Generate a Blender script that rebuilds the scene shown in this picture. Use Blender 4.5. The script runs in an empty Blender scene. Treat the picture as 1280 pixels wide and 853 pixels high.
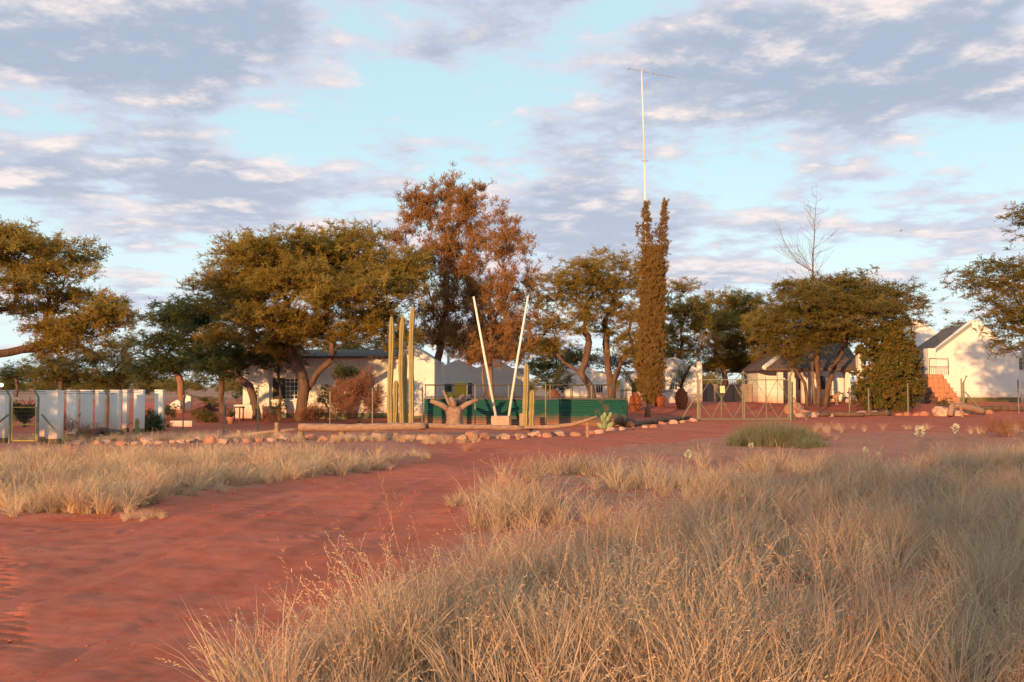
import bpy, math, random
import numpy as np
from mathutils import Vector, Matrix, noise as mnoise

R = math.radians
scene = bpy.context.scene
COL = scene.collection

# ------------------------------------------------------------------ camera
CAM_H = 1.65
FPX = 1250.0                      # focal length in pixels of the 1280 px wide photograph
HOR = 484.0                       # row of the horizon
PITCH = math.atan((HOR - 426.5) / FPX)
cam_data = bpy.data.cameras.new('camera')
cam_data.sensor_width = 36.0
cam_data.lens = 36.0 * FPX / 1280.0
cam_data.clip_start = 0.1
cam_data.clip_end = 20000.0
cam = bpy.data.objects.new('camera', cam_data)
cam.location = (0, 0, CAM_H)
cam.rotation_euler = (R(90) + PITCH, 0, 0)
COL.objects.link(cam)
scene.camera = cam

# ------------------------------------------------------------------ sky, sun, exposure
SUN_EL, SUN_AZ = R(5.8), R(205)   # azimuth clockwise from +Y (the view direction): behind the camera, to its left
world = bpy.data.worlds.new('World')
scene.world = world
world.use_nodes = True


def build_sky():
    nt = world.node_tree
    N, L = nt.nodes, nt.links
    N.clear()
    out = N.new('ShaderNodeOutputWorld')
    bg = N.new('ShaderNodeBackground')
    bg.inputs['Strength'].default_value = 0.15
    L.new(bg.outputs[0], out.inputs[0])
    sky = N.new('ShaderNodeTexSky')
    sky.sky_type = 'NISHITA'
    sky.sun_disc = False
    sky.sun_elevation = SUN_EL
    sky.sun_rotation = SUN_AZ
    sky.altitude = 1100
    sky.air_density = 1.0
    sky.dust_density = 0.6
    sky.ozone_density = 1.3

    def m(op, a, b=None, c=None, clamp=False):
        n = N.new('ShaderNodeMath')
        n.operation = op
        n.use_clamp = clamp
        for i, v in enumerate((a, b, c)):
            if v is None:
                continue
            if isinstance(v, (int, float)):
                n.inputs[i].default_value = v
            else:
                L.new(v, n.inputs[i])
        return n.outputs[0]

    def vm(op, a, b):
        n = N.new('ShaderNodeVectorMath')
        n.operation = op
        for i, v in enumerate((a, b)):
            if isinstance(v, tuple):
                n.inputs[i].default_value = v
            else:
                L.new(v, n.inputs[i])
        return n.outputs['Value'] if op == 'DOT_PRODUCT' else n.outputs[0]

    def comb(x, y, z):
        n = N.new('ShaderNodeCombineXYZ')
        for i, v in enumerate((x, y, z)):
            if isinstance(v, (int, float)):
                n.inputs[i].default_value = v
            else:
                L.new(v, n.inputs[i])
        return n.outputs[0]

    def ss(lo, hi, v):
        n = N.new('ShaderNodeMapRange')
        n.interpolation_type = 'SMOOTHSTEP'
        n.inputs['From Min'].default_value = lo
        n.inputs['From Max'].default_value = hi
        L.new(v, n.inputs['Value'])
        return n.outputs[0]

    def mix(fac, a, b, mode='MIX'):
        n = N.new('ShaderNodeMix')
        n.data_type = 'RGBA'
        n.blend_type = mode
        for s, v in ((n.inputs[0], fac), (n.inputs[6], a), (n.inputs[7], b)):
            if isinstance(v, (int, float)):
                s.default_value = v
            elif isinstance(v, tuple):
                s.default_value = (*v, 1)
            else:
                L.new(v, s)
        return n.outputs[2]

    tc = N.new('ShaderNodeTexCoord')
    sep = N.new('ShaderNodeSeparateXYZ')
    L.new(tc.outputs['Generated'], sep.inputs[0])
    X, Y, Z = sep.outputs
    z0 = m('MAXIMUM', Z, 0.0)

    def noise_at(dz, scale, detail, seed, rough=0.60):
        zc = m('ADD', z0, 0.11 + dz)
        p = comb(m('DIVIDE', X, zc), m('DIVIDE', Y, zc), seed)
        t = N.new('ShaderNodeTexNoise')
        t.inputs['Scale'].default_value = scale
        t.inputs['Detail'].default_value = detail
        t.inputs['Roughness'].default_value = rough
        t.inputs['Distortion'].default_value = 0.0
        L.new(p, t.inputs['Vector'])
        return t.outputs[0]

    az = m('ARCTAN2', X, Y)
    el = m('ARCSINE', Z)
    ae = comb(az, el, 0.0)
    # where the cloud masses stand in the sky: (px, py, rx, ry, amount)
    blobs = [(170, 55, 330, 65, .22), (90, 115, 240, 32, .14),
             (90, 240, 190, 50, .15), (330, 255, 150, 38, .13), (600, 185, 110, 25, .10),
             (730, 290, 190, 55, .17), (880, 50, 240, 55, .15), (1080, 120, 200, 75, .20),
             (1200, 60, 160, 60, .12), (1180, 300, 120, 22, .12),
             (880, 330, 130, 30, .12), (130, 385, 140, 20, .08),
             (480, 130, 170, 38, -.14), (1200, 220, 120, 28, -.13),
             (320, 330, 170, 25, -.06), (930, 225, 60, 18, -.08)]
    bias = None
    for px, py, rx, ry, a in blobs:
        v = vm('SUBTRACT', ae, (math.atan((px - 640) / FPX), math.atan((HOR - py) / FPX), 0))
        v = vm('MULTIPLY', v, (FPX / rx, FPX / ry, 0))
        q = m('MULTIPLY', vm('DOT_PRODUCT', v, v), -1.0)
        e = m('MULTIPLY', m('EXPONENT', q), a)
        bias = e if bias is None else m('ADD', bias, e)
    n1 = noise_at(0.0, 1.9, 7.0, 3.7)
    n2 = noise_at(0.014, 1.9, 7.0, 3.7)
    n3 = noise_at(0.0, 6.5, 4.0, 9.1, 0.62)
    d = m('ADD', n1, bias)
    d = m('ADD', d, m('MULTIPLY', m('SUBTRACT', n3, 0.5), 0.30))
    cover = ss(0.465, 0.585, d)
    # clouds are lit from the low sun behind the camera: tops and thin edges bright, bases lilac grey
    top = m('ADD', m('SUBTRACT', n1, n2), m('MULTIPLY', m('SUBTRACT', n3, 0.5), 0.16))
    lit = m('MULTIPLY', ss(-0.03, 0.15, top), ss(0.30, 0.62, n3))
    thick = ss(0.53, 0.68, d)
    grey = mix(thick, (3.1, 3.35, 3.95), (2.0, 2.3, 2.95))
    ccol = mix(lit, grey, (4.9, 4.2, 3.95))
    # clear air: the Nishita sky, a little paler
    clear = mix(0.70, sky.outputs[0], (3.15, 4.5, 4.8))
    low = ss(0.30, 0.02, Z)
    clear = mix(m('MULTIPLY', low, 0.55), clear, (4.3, 4.7, 4.8))
    ccol = mix(m('MULTIPLY', low, 0.35), ccol, (3.5, 3.5, 3.9))
    final = mix(m('MULTIPLY', cover, 0.93), clear, ccol)
    L.new(final, bg.inputs['Color'])


build_sky()

sun_data = bpy.data.lights.new('sun', 'SUN')
sun_data.energy = 4.8
sun_data.angle = R(0.6)
sun_data.color = (1.0, 0.54, 0.22)
sun = bpy.data.objects.new('sun', sun_data)
sdir = Vector((math.sin(SUN_AZ) * math.cos(SUN_EL), math.cos(SUN_AZ) * math.cos(SUN_EL), math.sin(SUN_EL)))
sun.rotation_euler = sdir.to_track_quat('Z', 'Y').to_euler()
sun.location = (-20, -30, 20)
COL.objects.link(sun)

vs = scene.view_settings
vs.view_transform = 'Standard'
vs.look = 'None'
vs.gamma = 1.0
vs.use_curve_mapping = False
vs.exposure = 0.52
scene.cycles.max_bounces = 5
scene.cycles.diffuse_bounces = 3
scene.cycles.transmission_bounces = 2

# ------------------------------------------------------------------ helpers
CP, SP = math.cos(PITCH), math.sin(PITCH)


def ray(px, py):
    cx, cz = (px - 640) / FPX, (426.5 - py) / FPX
    return Vector((cx, CP - cz * SP, SP + cz * CP))


def sstep(a, b, v):
    t = np.clip((v - a) / (b - a), 0, 1)
    return t * t * (3 - 2 * t)


RX_D = [3.0, 5.6, 6.5, 9.1, 11.7, 16.4, 22.7, 27.9, 33.8, 38, 42, 60]
RX_X = [-2.3, -1.75, -1.5, -1.2, -0.8, -0.5, 0.7, 2.7, 6.8, 12.0, 24.0, 34.0]
LX_D = [3.0, 12.3, 13.2, 16.8, 18.2, 21.9, 27, 30.5, 33, 42, 50, 60]
LX_X = [-9.0, -9.0, -4.9, -4.5, -3.3, -2.0, -1.9, -3.0, -0.5, 4.0, 9.0, 14.0]


def road_r(y):
    return np.interp(y, RX_D, RX_X)


def road_l(y):
    return np.interp(y, LX_D, LX_X)


def Hgt(x, y):
    """height of the ground"""
    x = np.asarray(x, float)
    y = np.asarray(y, float)
    h = 0.6 * sstep(54, 66, y)
    h = h + 0.03 * np.sin(x * 0.7 + 1.3) * np.sin(y * 0.45) + 0.02 * np.sin(x * 1.7 + y * 1.1)
    xr, xl = road_r(y), road_l(y)
    inside = sstep(-0.5, 0.5, xr - x) * sstep(-0.5, 0.5, x - xl) * sstep(2, 4, y) * sstep(46, 36, y)
    return h - 0.07 * inside


def P(px, py, D):
    r = ray(px, py)
    t = D / r.y
    return Vector((r.x * t, D, CAM_H + r.z * t))


def G(px, D):
    """point on the ground under column px at depth D"""
    x = (px - 640) / FPX * D / 1.0
    return Vector((x, D, float(Hgt(x, D))))


def at(px, py):
    r = ray(px, py)
    t = 3.0
    while t < 400:
        if CAM_H + r.z * t < float(Hgt(r.x * t, r.y * t)):
            break
        t += 0.05
    return Vector((r.x * t, r.y * t, float(Hgt(r.x * t, r.y * t))))


class MB:
    def __init__(self):
        self.v, self.f = [], []

    def add(self, vs_, fs_):
        o = len(self.v)
        self.v += [tuple(q) for q in vs_]
        self.f += [tuple(i + o for i in q) for q in fs_]
        return self

    def box(self, x0, x1, y0, y1, z0, z1, rz=0.0):
        cx, cy = (x0 + x1) / 2, (y0 + y1) / 2
        c, s = math.cos(rz), math.sin(rz)
        vv = []
        for z in (z0, z1):
            for x, y in ((x0, y0), (x1, y0), (x1, y1), (x0, y1)):
                dx, dy = x - cx, y - cy
                vv.append((cx + dx * c - dy * s, cy + dx * s + dy * c, z))
        return self.add(vv, [(3, 2, 1, 0), (4, 5, 6, 7), (0, 1, 5, 4), (1, 2, 6, 5), (2, 3, 7, 6), (3, 0, 4, 7)])

    def prism_y(self, poly, y0, y1):
        """polygon of (x,z), counter-clockwise seen from -Y, extruded from y0 to y1"""
        n = len(poly)
        vv = [(x, y0, z) for x, z in poly] + [(x, y1, z) for x, z in poly]
        ff = [tuple(range(n)), tuple(reversed(range(n, 2 * n)))]
        ff += [(i, i + n, (i + 1) % n + n, (i + 1) % n) for i in range(n)]
        return self.add(vv, ff)

    def slab(self, quad, th):
        """a sloping slab: quad of four points, thickness th straight down"""
        a = [Vector(q) for q in quad]
        vv = a + [q - Vector((0, 0, th)) for q in a]
        return self.add(vv, [(0, 1, 2, 3), (7, 6, 5, 4), (0, 4, 5, 1), (1, 5, 6, 2), (2, 6, 7, 3), (3, 7, 4, 0)])

    def tube(self, pts, rad, n=8, cap=True):
        pts = [Vector(p) for p in pts]
        if isinstance(rad, (int, float)):
            rad = [rad] * len(pts)
        rings = []
        up = Vector((0, 0, 1))
        for i, p in enumerate(pts):
            d = (pts[min(i + 1, len(pts) - 1)] - pts[max(i - 1, 0)]).normalized()
            ref = up if abs(d.z) < 0.9 else Vector((1, 0, 0))
            a = d.cross(ref).normalized()
            b = d.cross(a)
            rings.append([p + (a * math.cos(k * 2 * math.pi / n) + b * math.sin(k * 2 * math.pi / n)) * rad[i] for k in range(n)])
        vv = [q for r_ in rings for q in r_]
        ff = []
        for i in range(len(pts) - 1):
            for k in range(n):
                k2 = (k + 1) % n
                ff.append((i * n + k, i * n + k2, (i + 1) * n + k2, (i + 1) * n + k))
        if cap:
            ff.append(tuple(reversed(range(n))))
            ff.append(tuple(range((len(pts) - 1) * n, len(pts) * n)))
        return self.add(vv, ff)

    def lathe(self, c, prof, n=16, bump=None):
        vv, ff = [], []
        for i, (r_, z) in enumerate(prof):
            for k in range(n):
                a = k * 2 * math.pi / n
                rr = r_ * (bump(a, z) if bump else 1)
                vv.append((c[0] + rr * math.cos(a), c[1] + rr * math.sin(a), c[2] + z))
        for i in range(len(prof) - 1):
            for k in range(n):
                k2 = (k + 1) % n
                ff.append((i * n + k, i * n + k2, (i + 1) * n + k2, (i + 1) * n + k))
        ff.append(tuple(reversed(range(n))))
        ff.append(tuple(range((len(prof) - 1) * n, len(prof) * n)))
        return self.add(vv, ff)

    def mesh(self, name, origin=(0, 0, 0)):
        me = bpy.data.meshes.new(name)
        o = Vector(origin)
        me.from_pydata([Vector(q) - o for q in self.v], [], self.f)
        me.update()
        return me

    def build(self, name, mat, parent=None, smooth=False, origin=None):
        """one mesh object; with a parent the vertices, given in world space, become local to it"""
        org = parent_world(parent) if parent else Vector(origin or (0, 0, 0))
        me = self.mesh(name, org)
        o = bpy.data.objects.new(name, me)
        COL.objects.link(o)
        me.materials.append(mat)
        if smooth:
            me.polygons.foreach_set('use_smooth', [True] * len(me.polygons))
        if parent:
            o.parent = parent
        else:
            o.location = org
        return o


def parent_world(o):
    v = Vector((0, 0, 0))
    while o:
        v += o.location
        o = o.parent
    return v


def tag(o, label=None, cat=None, group=None, kind=None):
    if label:
        o['label'] = label
    if cat:
        o['category'] = cat
    if group:
        o['group'] = group
    if kind:
        o['kind'] = kind
    return o


def thing(name, loc, label, cat, group=None):
    o = bpy.data.objects.new(name, None)
    o.empty_display_size = 0.2
    COL.objects.link(o)
    o.location = loc
    return tag(o, label, cat, group)


def copy_tree(o, parent=None):
    c = o.copy()
    COL.objects.link(c)
    c.parent = parent
    for ch in list(o.children):
        copy_tree(ch, c)
    return c


# ------------------------------------------------------------------ materials
def new_mat(name):
    mt = bpy.data.materials.new(name)
    mt.use_nodes = True
    return mt, mt.node_tree.nodes, mt.node_tree.links, mt.node_tree.nodes['Principled BSDF']


def pmat(name, c1, c2=None, scale=4.0, rough=0.8, bump=0.0, bscale=None, metal=0.0, detail=6.0, c3=None, c3scale=1.0, c3lo=.55, c3hi=.7, stretch=(1, 1, 1), spec=0.3):
    """plain procedural material: two colours mixed by noise, an optional stain colour, relief"""
    mt, N, L, b = new_mat(name)
    b.inputs['Roughness'].default_value = rough
    b.inputs['Metallic'].default_value = metal
    b.inputs['Specular IOR Level'].default_value = spec
    tc = N.new('ShaderNodeTexCoord')
    mp = N.new('ShaderNodeMapping')
    mp.inputs['Scale'].default_value = stretch
    L.new(tc.outputs['Object'], mp.inputs[0])

    def nz(s, det):
        t = N.new('ShaderNodeTexNoise')
        t.inputs['Scale'].default_value = s
        t.inputs['Detail'].default_value = det
        L.new(mp.outputs[0], t.inputs['Vector'])
        return t
    col = None
    if c2:
        t = nz(scale, detail)
        r = N.new('ShaderNodeValToRGB')
        r.color_ramp.elements[0].position = 0.32
        r.color_ramp.elements[1].position = 0.68
        r.color_ramp.elements[0].color = (*c1, 1)
        r.color_ramp.elements[1].color = (*c2, 1)
        L.new(t.outputs[0], r.inputs[0])
        col = r.outputs[0]
    else:
        b.inputs['Base Color'].default_value = (*c1, 1)
    if c3:
        t = nz(c3scale, 8)
        mr = N.new('ShaderNodeMapRange')
        mr.inputs[1].default_value = c3lo
        mr.inputs[2].default_value = c3hi
        L.new(t.outputs[0], mr.inputs[0])
        mx = N.new('ShaderNodeMix')
        mx.data_type = 'RGBA'
        L.new(mr.outputs[0], mx.inputs[0])
        if col:
            L.new(col, mx.inputs[6])
        else:
            mx.inputs[6].default_value = (*c1, 1)
        mx.inputs[7].default_value = (*c3, 1)
        col = mx.outputs[2]
    if col:
        L.new(col, b.inputs['Base Color'])
    if bump:
        t = nz(bscale or scale * 4, 6)
        bp = N.new('ShaderNodeBump')
        bp.inputs['Strength'].default_value = bump
        bp.inputs['Distance'].default_value = 0.05
        L.new(t.outputs[0], bp.inputs['Height'])
        L.new(bp.outputs[0], b.inputs['Normal'])
    return mt


def leaf_mat(name, c1, c2, trans=0.3, rough=0.6, pos=False):
    """leaf colour varies from spray to spray"""
    mt, N, L, b = new_mat(name)
    b.inputs['Roughness'].default_value = rough
    b.inputs['Specular IOR Level'].default_value = 0.25
    oi = N.new('ShaderNodeObjectInfo')
    geo = N.new('ShaderNodeNewGeometry')
    rnd = N.new('ShaderNodeMath')
    rnd.operation = 'MULTIPLY_ADD'
    L.new(oi.outputs['Random'], rnd.inputs[0])
    rnd.inputs[1].default_value = 0.65
    mm = N.new('ShaderNodeMath')
    mm.operation = 'MULTIPLY'
    L.new(geo.outputs['Random Per Island'], mm.inputs[0])
    mm.inputs[1].default_value = 0.35
    L.new(mm.outputs[0], rnd.inputs[2])
    mx = N.new('ShaderNodeMix')
    mx.data_type = 'RGBA'
    L.new(rnd.outputs[0], mx.inputs[0])
    mx.inputs[6].default_value = (*c1, 1)
    mx.inputs[7].default_value = (*c2, 1)
    L.new(mx.outputs[2], b.inputs['Base Color'])
    tr = N.new('ShaderNodeBsdfTranslucent')
    L.new(mx.outputs[2], tr.inputs[0])
    sh = N.new('ShaderNodeMixShader')
    sh.inputs[0].default_value = trans
    L.new(b.outputs[0], sh.inputs[1])
    L.new(tr.outputs[0], sh.inputs[2])
    L.new(sh.outputs[0], N['Material Output'].inputs[0])
    return mt


M = {}
M['white'] = pmat('white_plaster', (0.74, 0.72, 0.68), (0.66, 0.64, 0.60), 1.5, 0.85, 0.15, 30, c3=(0.52, 0.44, 0.38), c3scale=0.9, c3lo=.58, c3hi=.82)


def dust_foot(mt, hi=.55):
    N, L = mt.node_tree.nodes, mt.node_tree.links
    b = N['Principled BSDF']
    src = b.inputs['Base Color'].links[0].from_socket
    tc = N.new('ShaderNodeTexCoord')
    sp = N.new('ShaderNodeSeparateXYZ')
    L.new(tc.outputs['Object'], sp.inputs[0])
    nz = N.new('ShaderNodeTexNoise')
    nz.inputs['Scale'].default_value = 2.2
    nz.inputs['Detail'].default_value = 8
    mpn = N.new('ShaderNodeMapping')
    mpn.inputs['Scale'].default_value = (1, 1, .35)
    L.new(tc.outputs['Object'], mpn.inputs[0])
    L.new(mpn.outputs[0], nz.inputs['Vector'])
    ma = N.new('ShaderNodeMath')
    ma.operation = 'MULTIPLY_ADD'
    L.new(nz.outputs[0], ma.inputs[0])
    ma.inputs[1].default_value = -1.6 * hi
    L.new(sp.outputs['Z'], ma.inputs[2])
    mr = N.new('ShaderNodeMapRange')
    mr.inputs[1].default_value = hi * .55
    mr.inputs[2].default_value = -hi
    mr.inputs[3].default_value = 0
    mr.inputs[4].default_value = .8
    L.new(ma.outputs[0], mr.inputs[0])
    mx = N.new('ShaderNodeMix')
    mx.data_type = 'RGBA'
    L.new(mr.outputs[0], mx.inputs[0])
    L.new(src, mx.inputs[6])
    mx.inputs[7].default_value = (0.46, 0.17, 0.09, 1)
    L.new(mx.outputs[2], b.inputs['Base Color'])


dust_foot(M['white'])
M['plinth'] = pmat('green_plinth_paint', (0.10, 0.13, 0.07), (0.14, 0.15, 0.08), 3, 0.7)
M['olive'] = pmat('olive_plinth_paint', (0.17, 0.13, 0.05), (0.12, 0.10, 0.05), 4, 0.7)
M['roof'] = pmat('dark_roof_sheet', (0.10, 0.07, 0.06), (0.15, 0.105, 0.085), 1.2, 0.85, 0.1, 20, stretch=(6, 1, 1))
M['wood'] = pmat('weathered_wood', (0.26, 0.15, 0.10), (0.40, 0.25, 0.17), 6, 0.85, 0.6, 25, stretch=(1, 3, 3))
M['paleWood'] = pmat('bleached_wood', (0.34, 0.22, 0.16), (0.24, 0.145, 0.10), 7, 0.85, 0.7, 20)
M['bark'] = pmat('dark_bark', (0.085, 0.05, 0.035), (0.17, 0.10, 0.07), 5, 0.95, 0.9, 14, stretch=(1, 1, .3))
M['barkRed'] = pmat('reddish_bark', (0.20, 0.10, 0.06), (0.32, 0.18, 0.12), 5, 0.95, 0.8, 14, stretch=(1, 1, .3))
M['barkGrey'] = pmat('grey_dry_bark', (0.15, 0.11, 0.10), (0.24, 0.18, 0.15), 5, 0.95, 0.6, 14)
M['steel'] = pmat('painted_green_steel', (0.16, 0.165, 0.11), (0.22, 0.21, 0.14), 9, 0.55, c3=(0.22, 0.09, 0.04), c3scale=6, c3lo=.62, c3hi=.75)
M['galv'] = pmat('galvanised_steel', (0.45, 0.44, 0.41), (0.55, 0.53, 0.48), 12, 0.45, metal=0.6)
M['wire'] = pmat('rusty_wire', (0.12, 0.09, 0.075), (0.2, 0.15, 0.12), 20, 0.6, metal=0.4)
M['greenSheet'] = pmat('green_painted_sheet', (0.006, 0.066, 0.052), (0.010, 0.088, 0.066), 1.0, 0.5, c3=(0.03, 0.075, 0.04), c3scale=1.3, c3lo=.55, c3hi=.75, stretch=(1, 1, 6))
M['darkRail'] = pmat('dark_green_rail', (0.05, 0.055, 0.035), (0.09, 0.07, 0.05), 8, 0.6)
dust_foot(M['greenSheet'], .35)
M['polewhite'] = pmat('white_gloss_paint', (0.82, 0.76, 0.68), (0.74, 0.66, 0.57), 5, 0.5)
M['concrete'] = pmat('reddish_concrete', (0.42, 0.27, 0.20), (0.52, 0.36, 0.28), 6, 0.9, 0.5, 30)
M['stone'] = pmat('pale_stone', (0.42, 0.24, 0.17), (0.58, 0.42, 0.33), 3, 0.9, 0.5, 18, c3=(0.40, 0.13, 0.07), c3scale=2.2, c3lo=.5, c3hi=.68)
M['stone2'] = pmat('red_stone', (0.34, 0.13, 0.08), (0.46, 0.23, 0.15), 3, 0.9, 0.5, 18)
M['cactus'] = pmat('yellow_green_cactus', (0.36, 0.27, 0.10), (0.27, 0.22, 0.09), 2.5, 0.6, 0.2, 30)
M['pear'] = pmat('prickly_pear_green', (0.17, 0.24, 0.10), (0.23, 0.28, 0.13), 6, 0.6)
M['glass'] = pmat('dark_window_glass', (0.03, 0.035, 0.04), None, rough=0.08, spec=0.6)
M['frame'] = pmat('white_window_paint', (0.72, 0.70, 0.66), (0.64, 0.62, 0.58), 8, 0.6)
M['shutter'] = pmat('dark_shutter', (0.055, 0.05, 0.05), (0.08, 0.07, 0.065), 8, 0.7)
M['brick'] = pmat('clay_brick', (0.42, 0.17, 0.09), (0.50, 0.24, 0.14), 9, 0.9, 0.4, 40)
M['mortar'] = pmat('mortar', (0.20, 0.11, 0.08), (0.26, 0.15, 0.11), 12, 0.95)
M['dark'] = pmat('dark_interior_shade', (0.02, 0.018, 0.017), (0.03, 0.027, 0.025), 3, 0.9)  # near-black colour that stands for the shade in room and doorway
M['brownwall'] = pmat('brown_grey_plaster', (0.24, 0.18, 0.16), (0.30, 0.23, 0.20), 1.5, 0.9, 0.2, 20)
M['yellow'] = pmat('yellow_paint', (0.80, 0.62, 0.06), (0.72, 0.53, 0.06), 2, 0.6)
M['dogfur'] = pmat('tan_fur', (0.34, 0.19, 0.10), (0.42, 0.25, 0.14), 9, 0.9)
M['dogdark'] = pmat('dark_fur', (0.03, 0.022, 0.018), (0.05, 0.035, 0.03), 9, 0.9)
M['tarp'] = pmat('dark_red_canvas', (0.07, 0.018, 0.02), (0.11, 0.03, 0.03), 3, 0.8)
M['pot'] = pmat('terracotta', (0.36, 0.15, 0.08), (0.42, 0.2, 0.12), 6, 0.85)
M['palmtrunk'] = pmat('orange_palm_trunk', (0.30, 0.095, 0.04), (0.20, 0.065, 0.035), 7, 0.9, 0.8, 12)
M['frond'] = leaf_mat('palm_frond', (0.055, 0.075, 0.02), (0.10, 0.10, 0.03), 0.2)
M['lampglass'] = pmat('lamp_globe', (0.9, 0.88, 0.8), None, rough=0.3)
_b = M['lampglass'].node_tree.nodes['Principled BSDF']
_b.inputs['Emission Color'].default_value = (1, 0.85, 0.62, 1)
_b.inputs['Emission Strength'].default_value = 3.0
M['leafAcacia'] = leaf_mat('acacia_leaf', (0.27, 0.205, 0.040), (0.40, 0.27, 0.062), 0.38)
M['leafGreenShade'] = leaf_mat('dark_acacia_leaf', (0.050, 0.080, 0.026), (0.095, 0.105, 0.034), 0.25)  # dark green leaf; on the trees behind the pillars it paints their shade
M['leafMid'] = leaf_mat('acacia_leaf_green', (0.13, 0.125, 0.028), (0.26, 0.18, 0.048), 0.36)
M['leafGum'] = leaf_mat('gum_leaf', (0.27, 0.145, 0.046), (0.39, 0.195, 0.07), 0.25)
M['leafRed'] = leaf_mat('dry_red_twig', (0.26, 0.105, 0.055), (0.34, 0.16, 0.085), 0.2)
M['leafCypress'] = leaf_mat('cypress_leaf', (0.18, 0.12, 0.034), (0.28, 0.165, 0.055), 0.15)
M['leafIvy'] = leaf_mat('creeper_leaf', (0.075, 0.10, 0.022), (0.22, 0.13, 0.035), 0.25)
M['straw'] = leaf_mat('dry_straw', (0.40, 0.275, 0.18), (0.62, 0.46, 0.31), 0.3, 0.7)
M['strawPale'] = leaf_mat('pale_straw', (0.58, 0.40, 0.24), (0.73, 0.54, 0.35), 0.35, 0.7)
M['strawGrey'] = leaf_mat('grey_straw', (0.28, 0.205, 0.135), (0.44, 0.33, 0.22), 0.25, 0.8)
M['strawRed'] = leaf_mat('red_straw', (0.46, 0.22, 0.13), (0.56, 0.33, 0.20), 0.25, 0.7)
M['strawGreen'] = leaf_mat('grey_green_grass', (0.16, 0.17, 0.10), (0.27, 0.25, 0.15), 0.25, 0.8)
M['flower'] = leaf_mat('pale_green_flower', (0.42, 0.46, 0.31), (0.56, 0.55, 0.40), 0.25, 0.8)


def ground_material(name, track):
    mt, N, L, b = new_mat(name)
    b.inputs['Roughness'].default_value = 0.95
    b.inputs['Specular IOR Level'].default_value = 0.15
    tc = N.new('ShaderNodeTexCoord')

    def nz(s, det=8, rough=.6):
        t = N.new('ShaderNodeTexNoise')
        t.inputs['Scale'].default_value = s
        t.inputs['Detail'].default_value = det
        t.inputs['Roughness'].default_value = rough
        L.new(tc.outputs['Object'], t.inputs['Vector'])
        return t.outputs[0]

    def rng(v, lo, hi):
        n = N.new('ShaderNodeMapRange')
        n.inputs[1].default_value = lo
        n.inputs[2].default_value = hi
        L.new(v, n.inputs[0])
        return n.outputs[0]

    def mix(f, a, c):
        n = N.new('ShaderNodeMix')
        n.data_type = 'RGBA'
        if isinstance(f, (int, float)):
            n.inputs[0].default_value = f
        else:
            L.new(f, n.inputs[0])
        for s, v in ((n.inputs[6], a), (n.inputs[7], c)):
            if isinstance(v, tuple):
                s.default_value = (*v, 1)
            else:
                L.new(v, s)
        return n.outputs[2]
    col = mix(rng(nz(0.35), .35, .65), (0.44, 0.106, 0.062), (0.52, 0.146, 0.088))
    col = mix(rng(nz(3.0), .45, .75), col, (0.41, 0.078, 0.034))
    col = mix(rng(nz(45, 4), .55, .8), col, (0.54, 0.21, 0.125))
    if not track:
        at_ = N.new('ShaderNodeAttribute')
        at_.attribute_name = 'litter'
        lm = N.new('ShaderNodeMath')
        lm.operation = 'MULTIPLY'
        L.new(at_.outputs['Fac'], lm.inputs[0])
        L.new(rng(nz(5.0, 10, .75), .42, .62), lm.inputs[1])
        col = mix(lm.outputs[0], col, (0.33, 0.22, 0.15))
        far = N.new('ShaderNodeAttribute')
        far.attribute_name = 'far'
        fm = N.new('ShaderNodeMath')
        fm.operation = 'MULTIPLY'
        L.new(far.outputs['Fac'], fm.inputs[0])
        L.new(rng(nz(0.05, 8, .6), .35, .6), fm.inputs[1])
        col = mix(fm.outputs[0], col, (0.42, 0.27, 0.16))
    L.new(col, b.inputs['Base Color'])
    bp = N.new('ShaderNodeBump')
    bp.inputs['Strength'].default_value = 0.5
    bp.inputs['Distance'].default_value = 0.014
    L.new(nz(14, 12, .78), bp.inputs['Height'])
    bp2 = N.new('ShaderNodeBump')
    bp2.inputs['Strength'].default_value = 0.6
    bp2.inputs['Distance'].default_value = 0.008
    L.new(nz(70, 5, .7), bp2.inputs['Height'])
    L.new(bp.outputs[0], bp2.inputs['Normal'])
    L.new(bp2.outputs[0], b.inputs['Normal'])
    return mt


M['ground'] = ground_material('red_sand', False)
M['track'] = ground_material('red_sand_track', True)

# ------------------------------------------------------------------ ground and track
def np_mesh(name, verts, faces_quads):
    me = bpy.data.meshes.new(name)
    verts = np.asarray(verts, np.float32)
    q = np.asarray(faces_quads, np.int32)
    me.vertices.add(len(verts))
    me.vertices.foreach_set('co', verts.ravel())
    k = q.shape[1]
    me.loops.add(q.size)
    me.loops.foreach_set('vertex_index', q.ravel())
    me.polygons.add(len(q))
    me.polygons.foreach_set('loop_start', np.arange(0, q.size, k, dtype=np.int32))
    me.update(calc_edges=True)
    return me


def grid_faces(nx, ny):
    i = np.arange(nx - 1)[None, :] + np.arange(ny - 1)[:, None] * nx
    i = i.ravel()
    return np.stack([i, i + 1, i + 1 + nx, i + nx], 1)


def vnoise(x, y, s, seed=0.0):
    """cheap smooth noise in [-1,1] from summed sines"""
    x = x * s
    y = y * s
    return (np.sin(x * 1.0 + 1.7 * np.sin(y * 0.9 + seed) + seed * 1.3)
            * np.sin(y * 1.1 + 1.5 * np.sin(x * 0.8 - seed) + seed * 2.1)
            + 0.5 * np.sin(x * 2.3 + y * 1.1 + seed * 3.1 + 1.2 * np.sin(y * 2.2)) * np.sin(y * 2.7 - x * 0.7 + seed)) / 1.5


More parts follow.
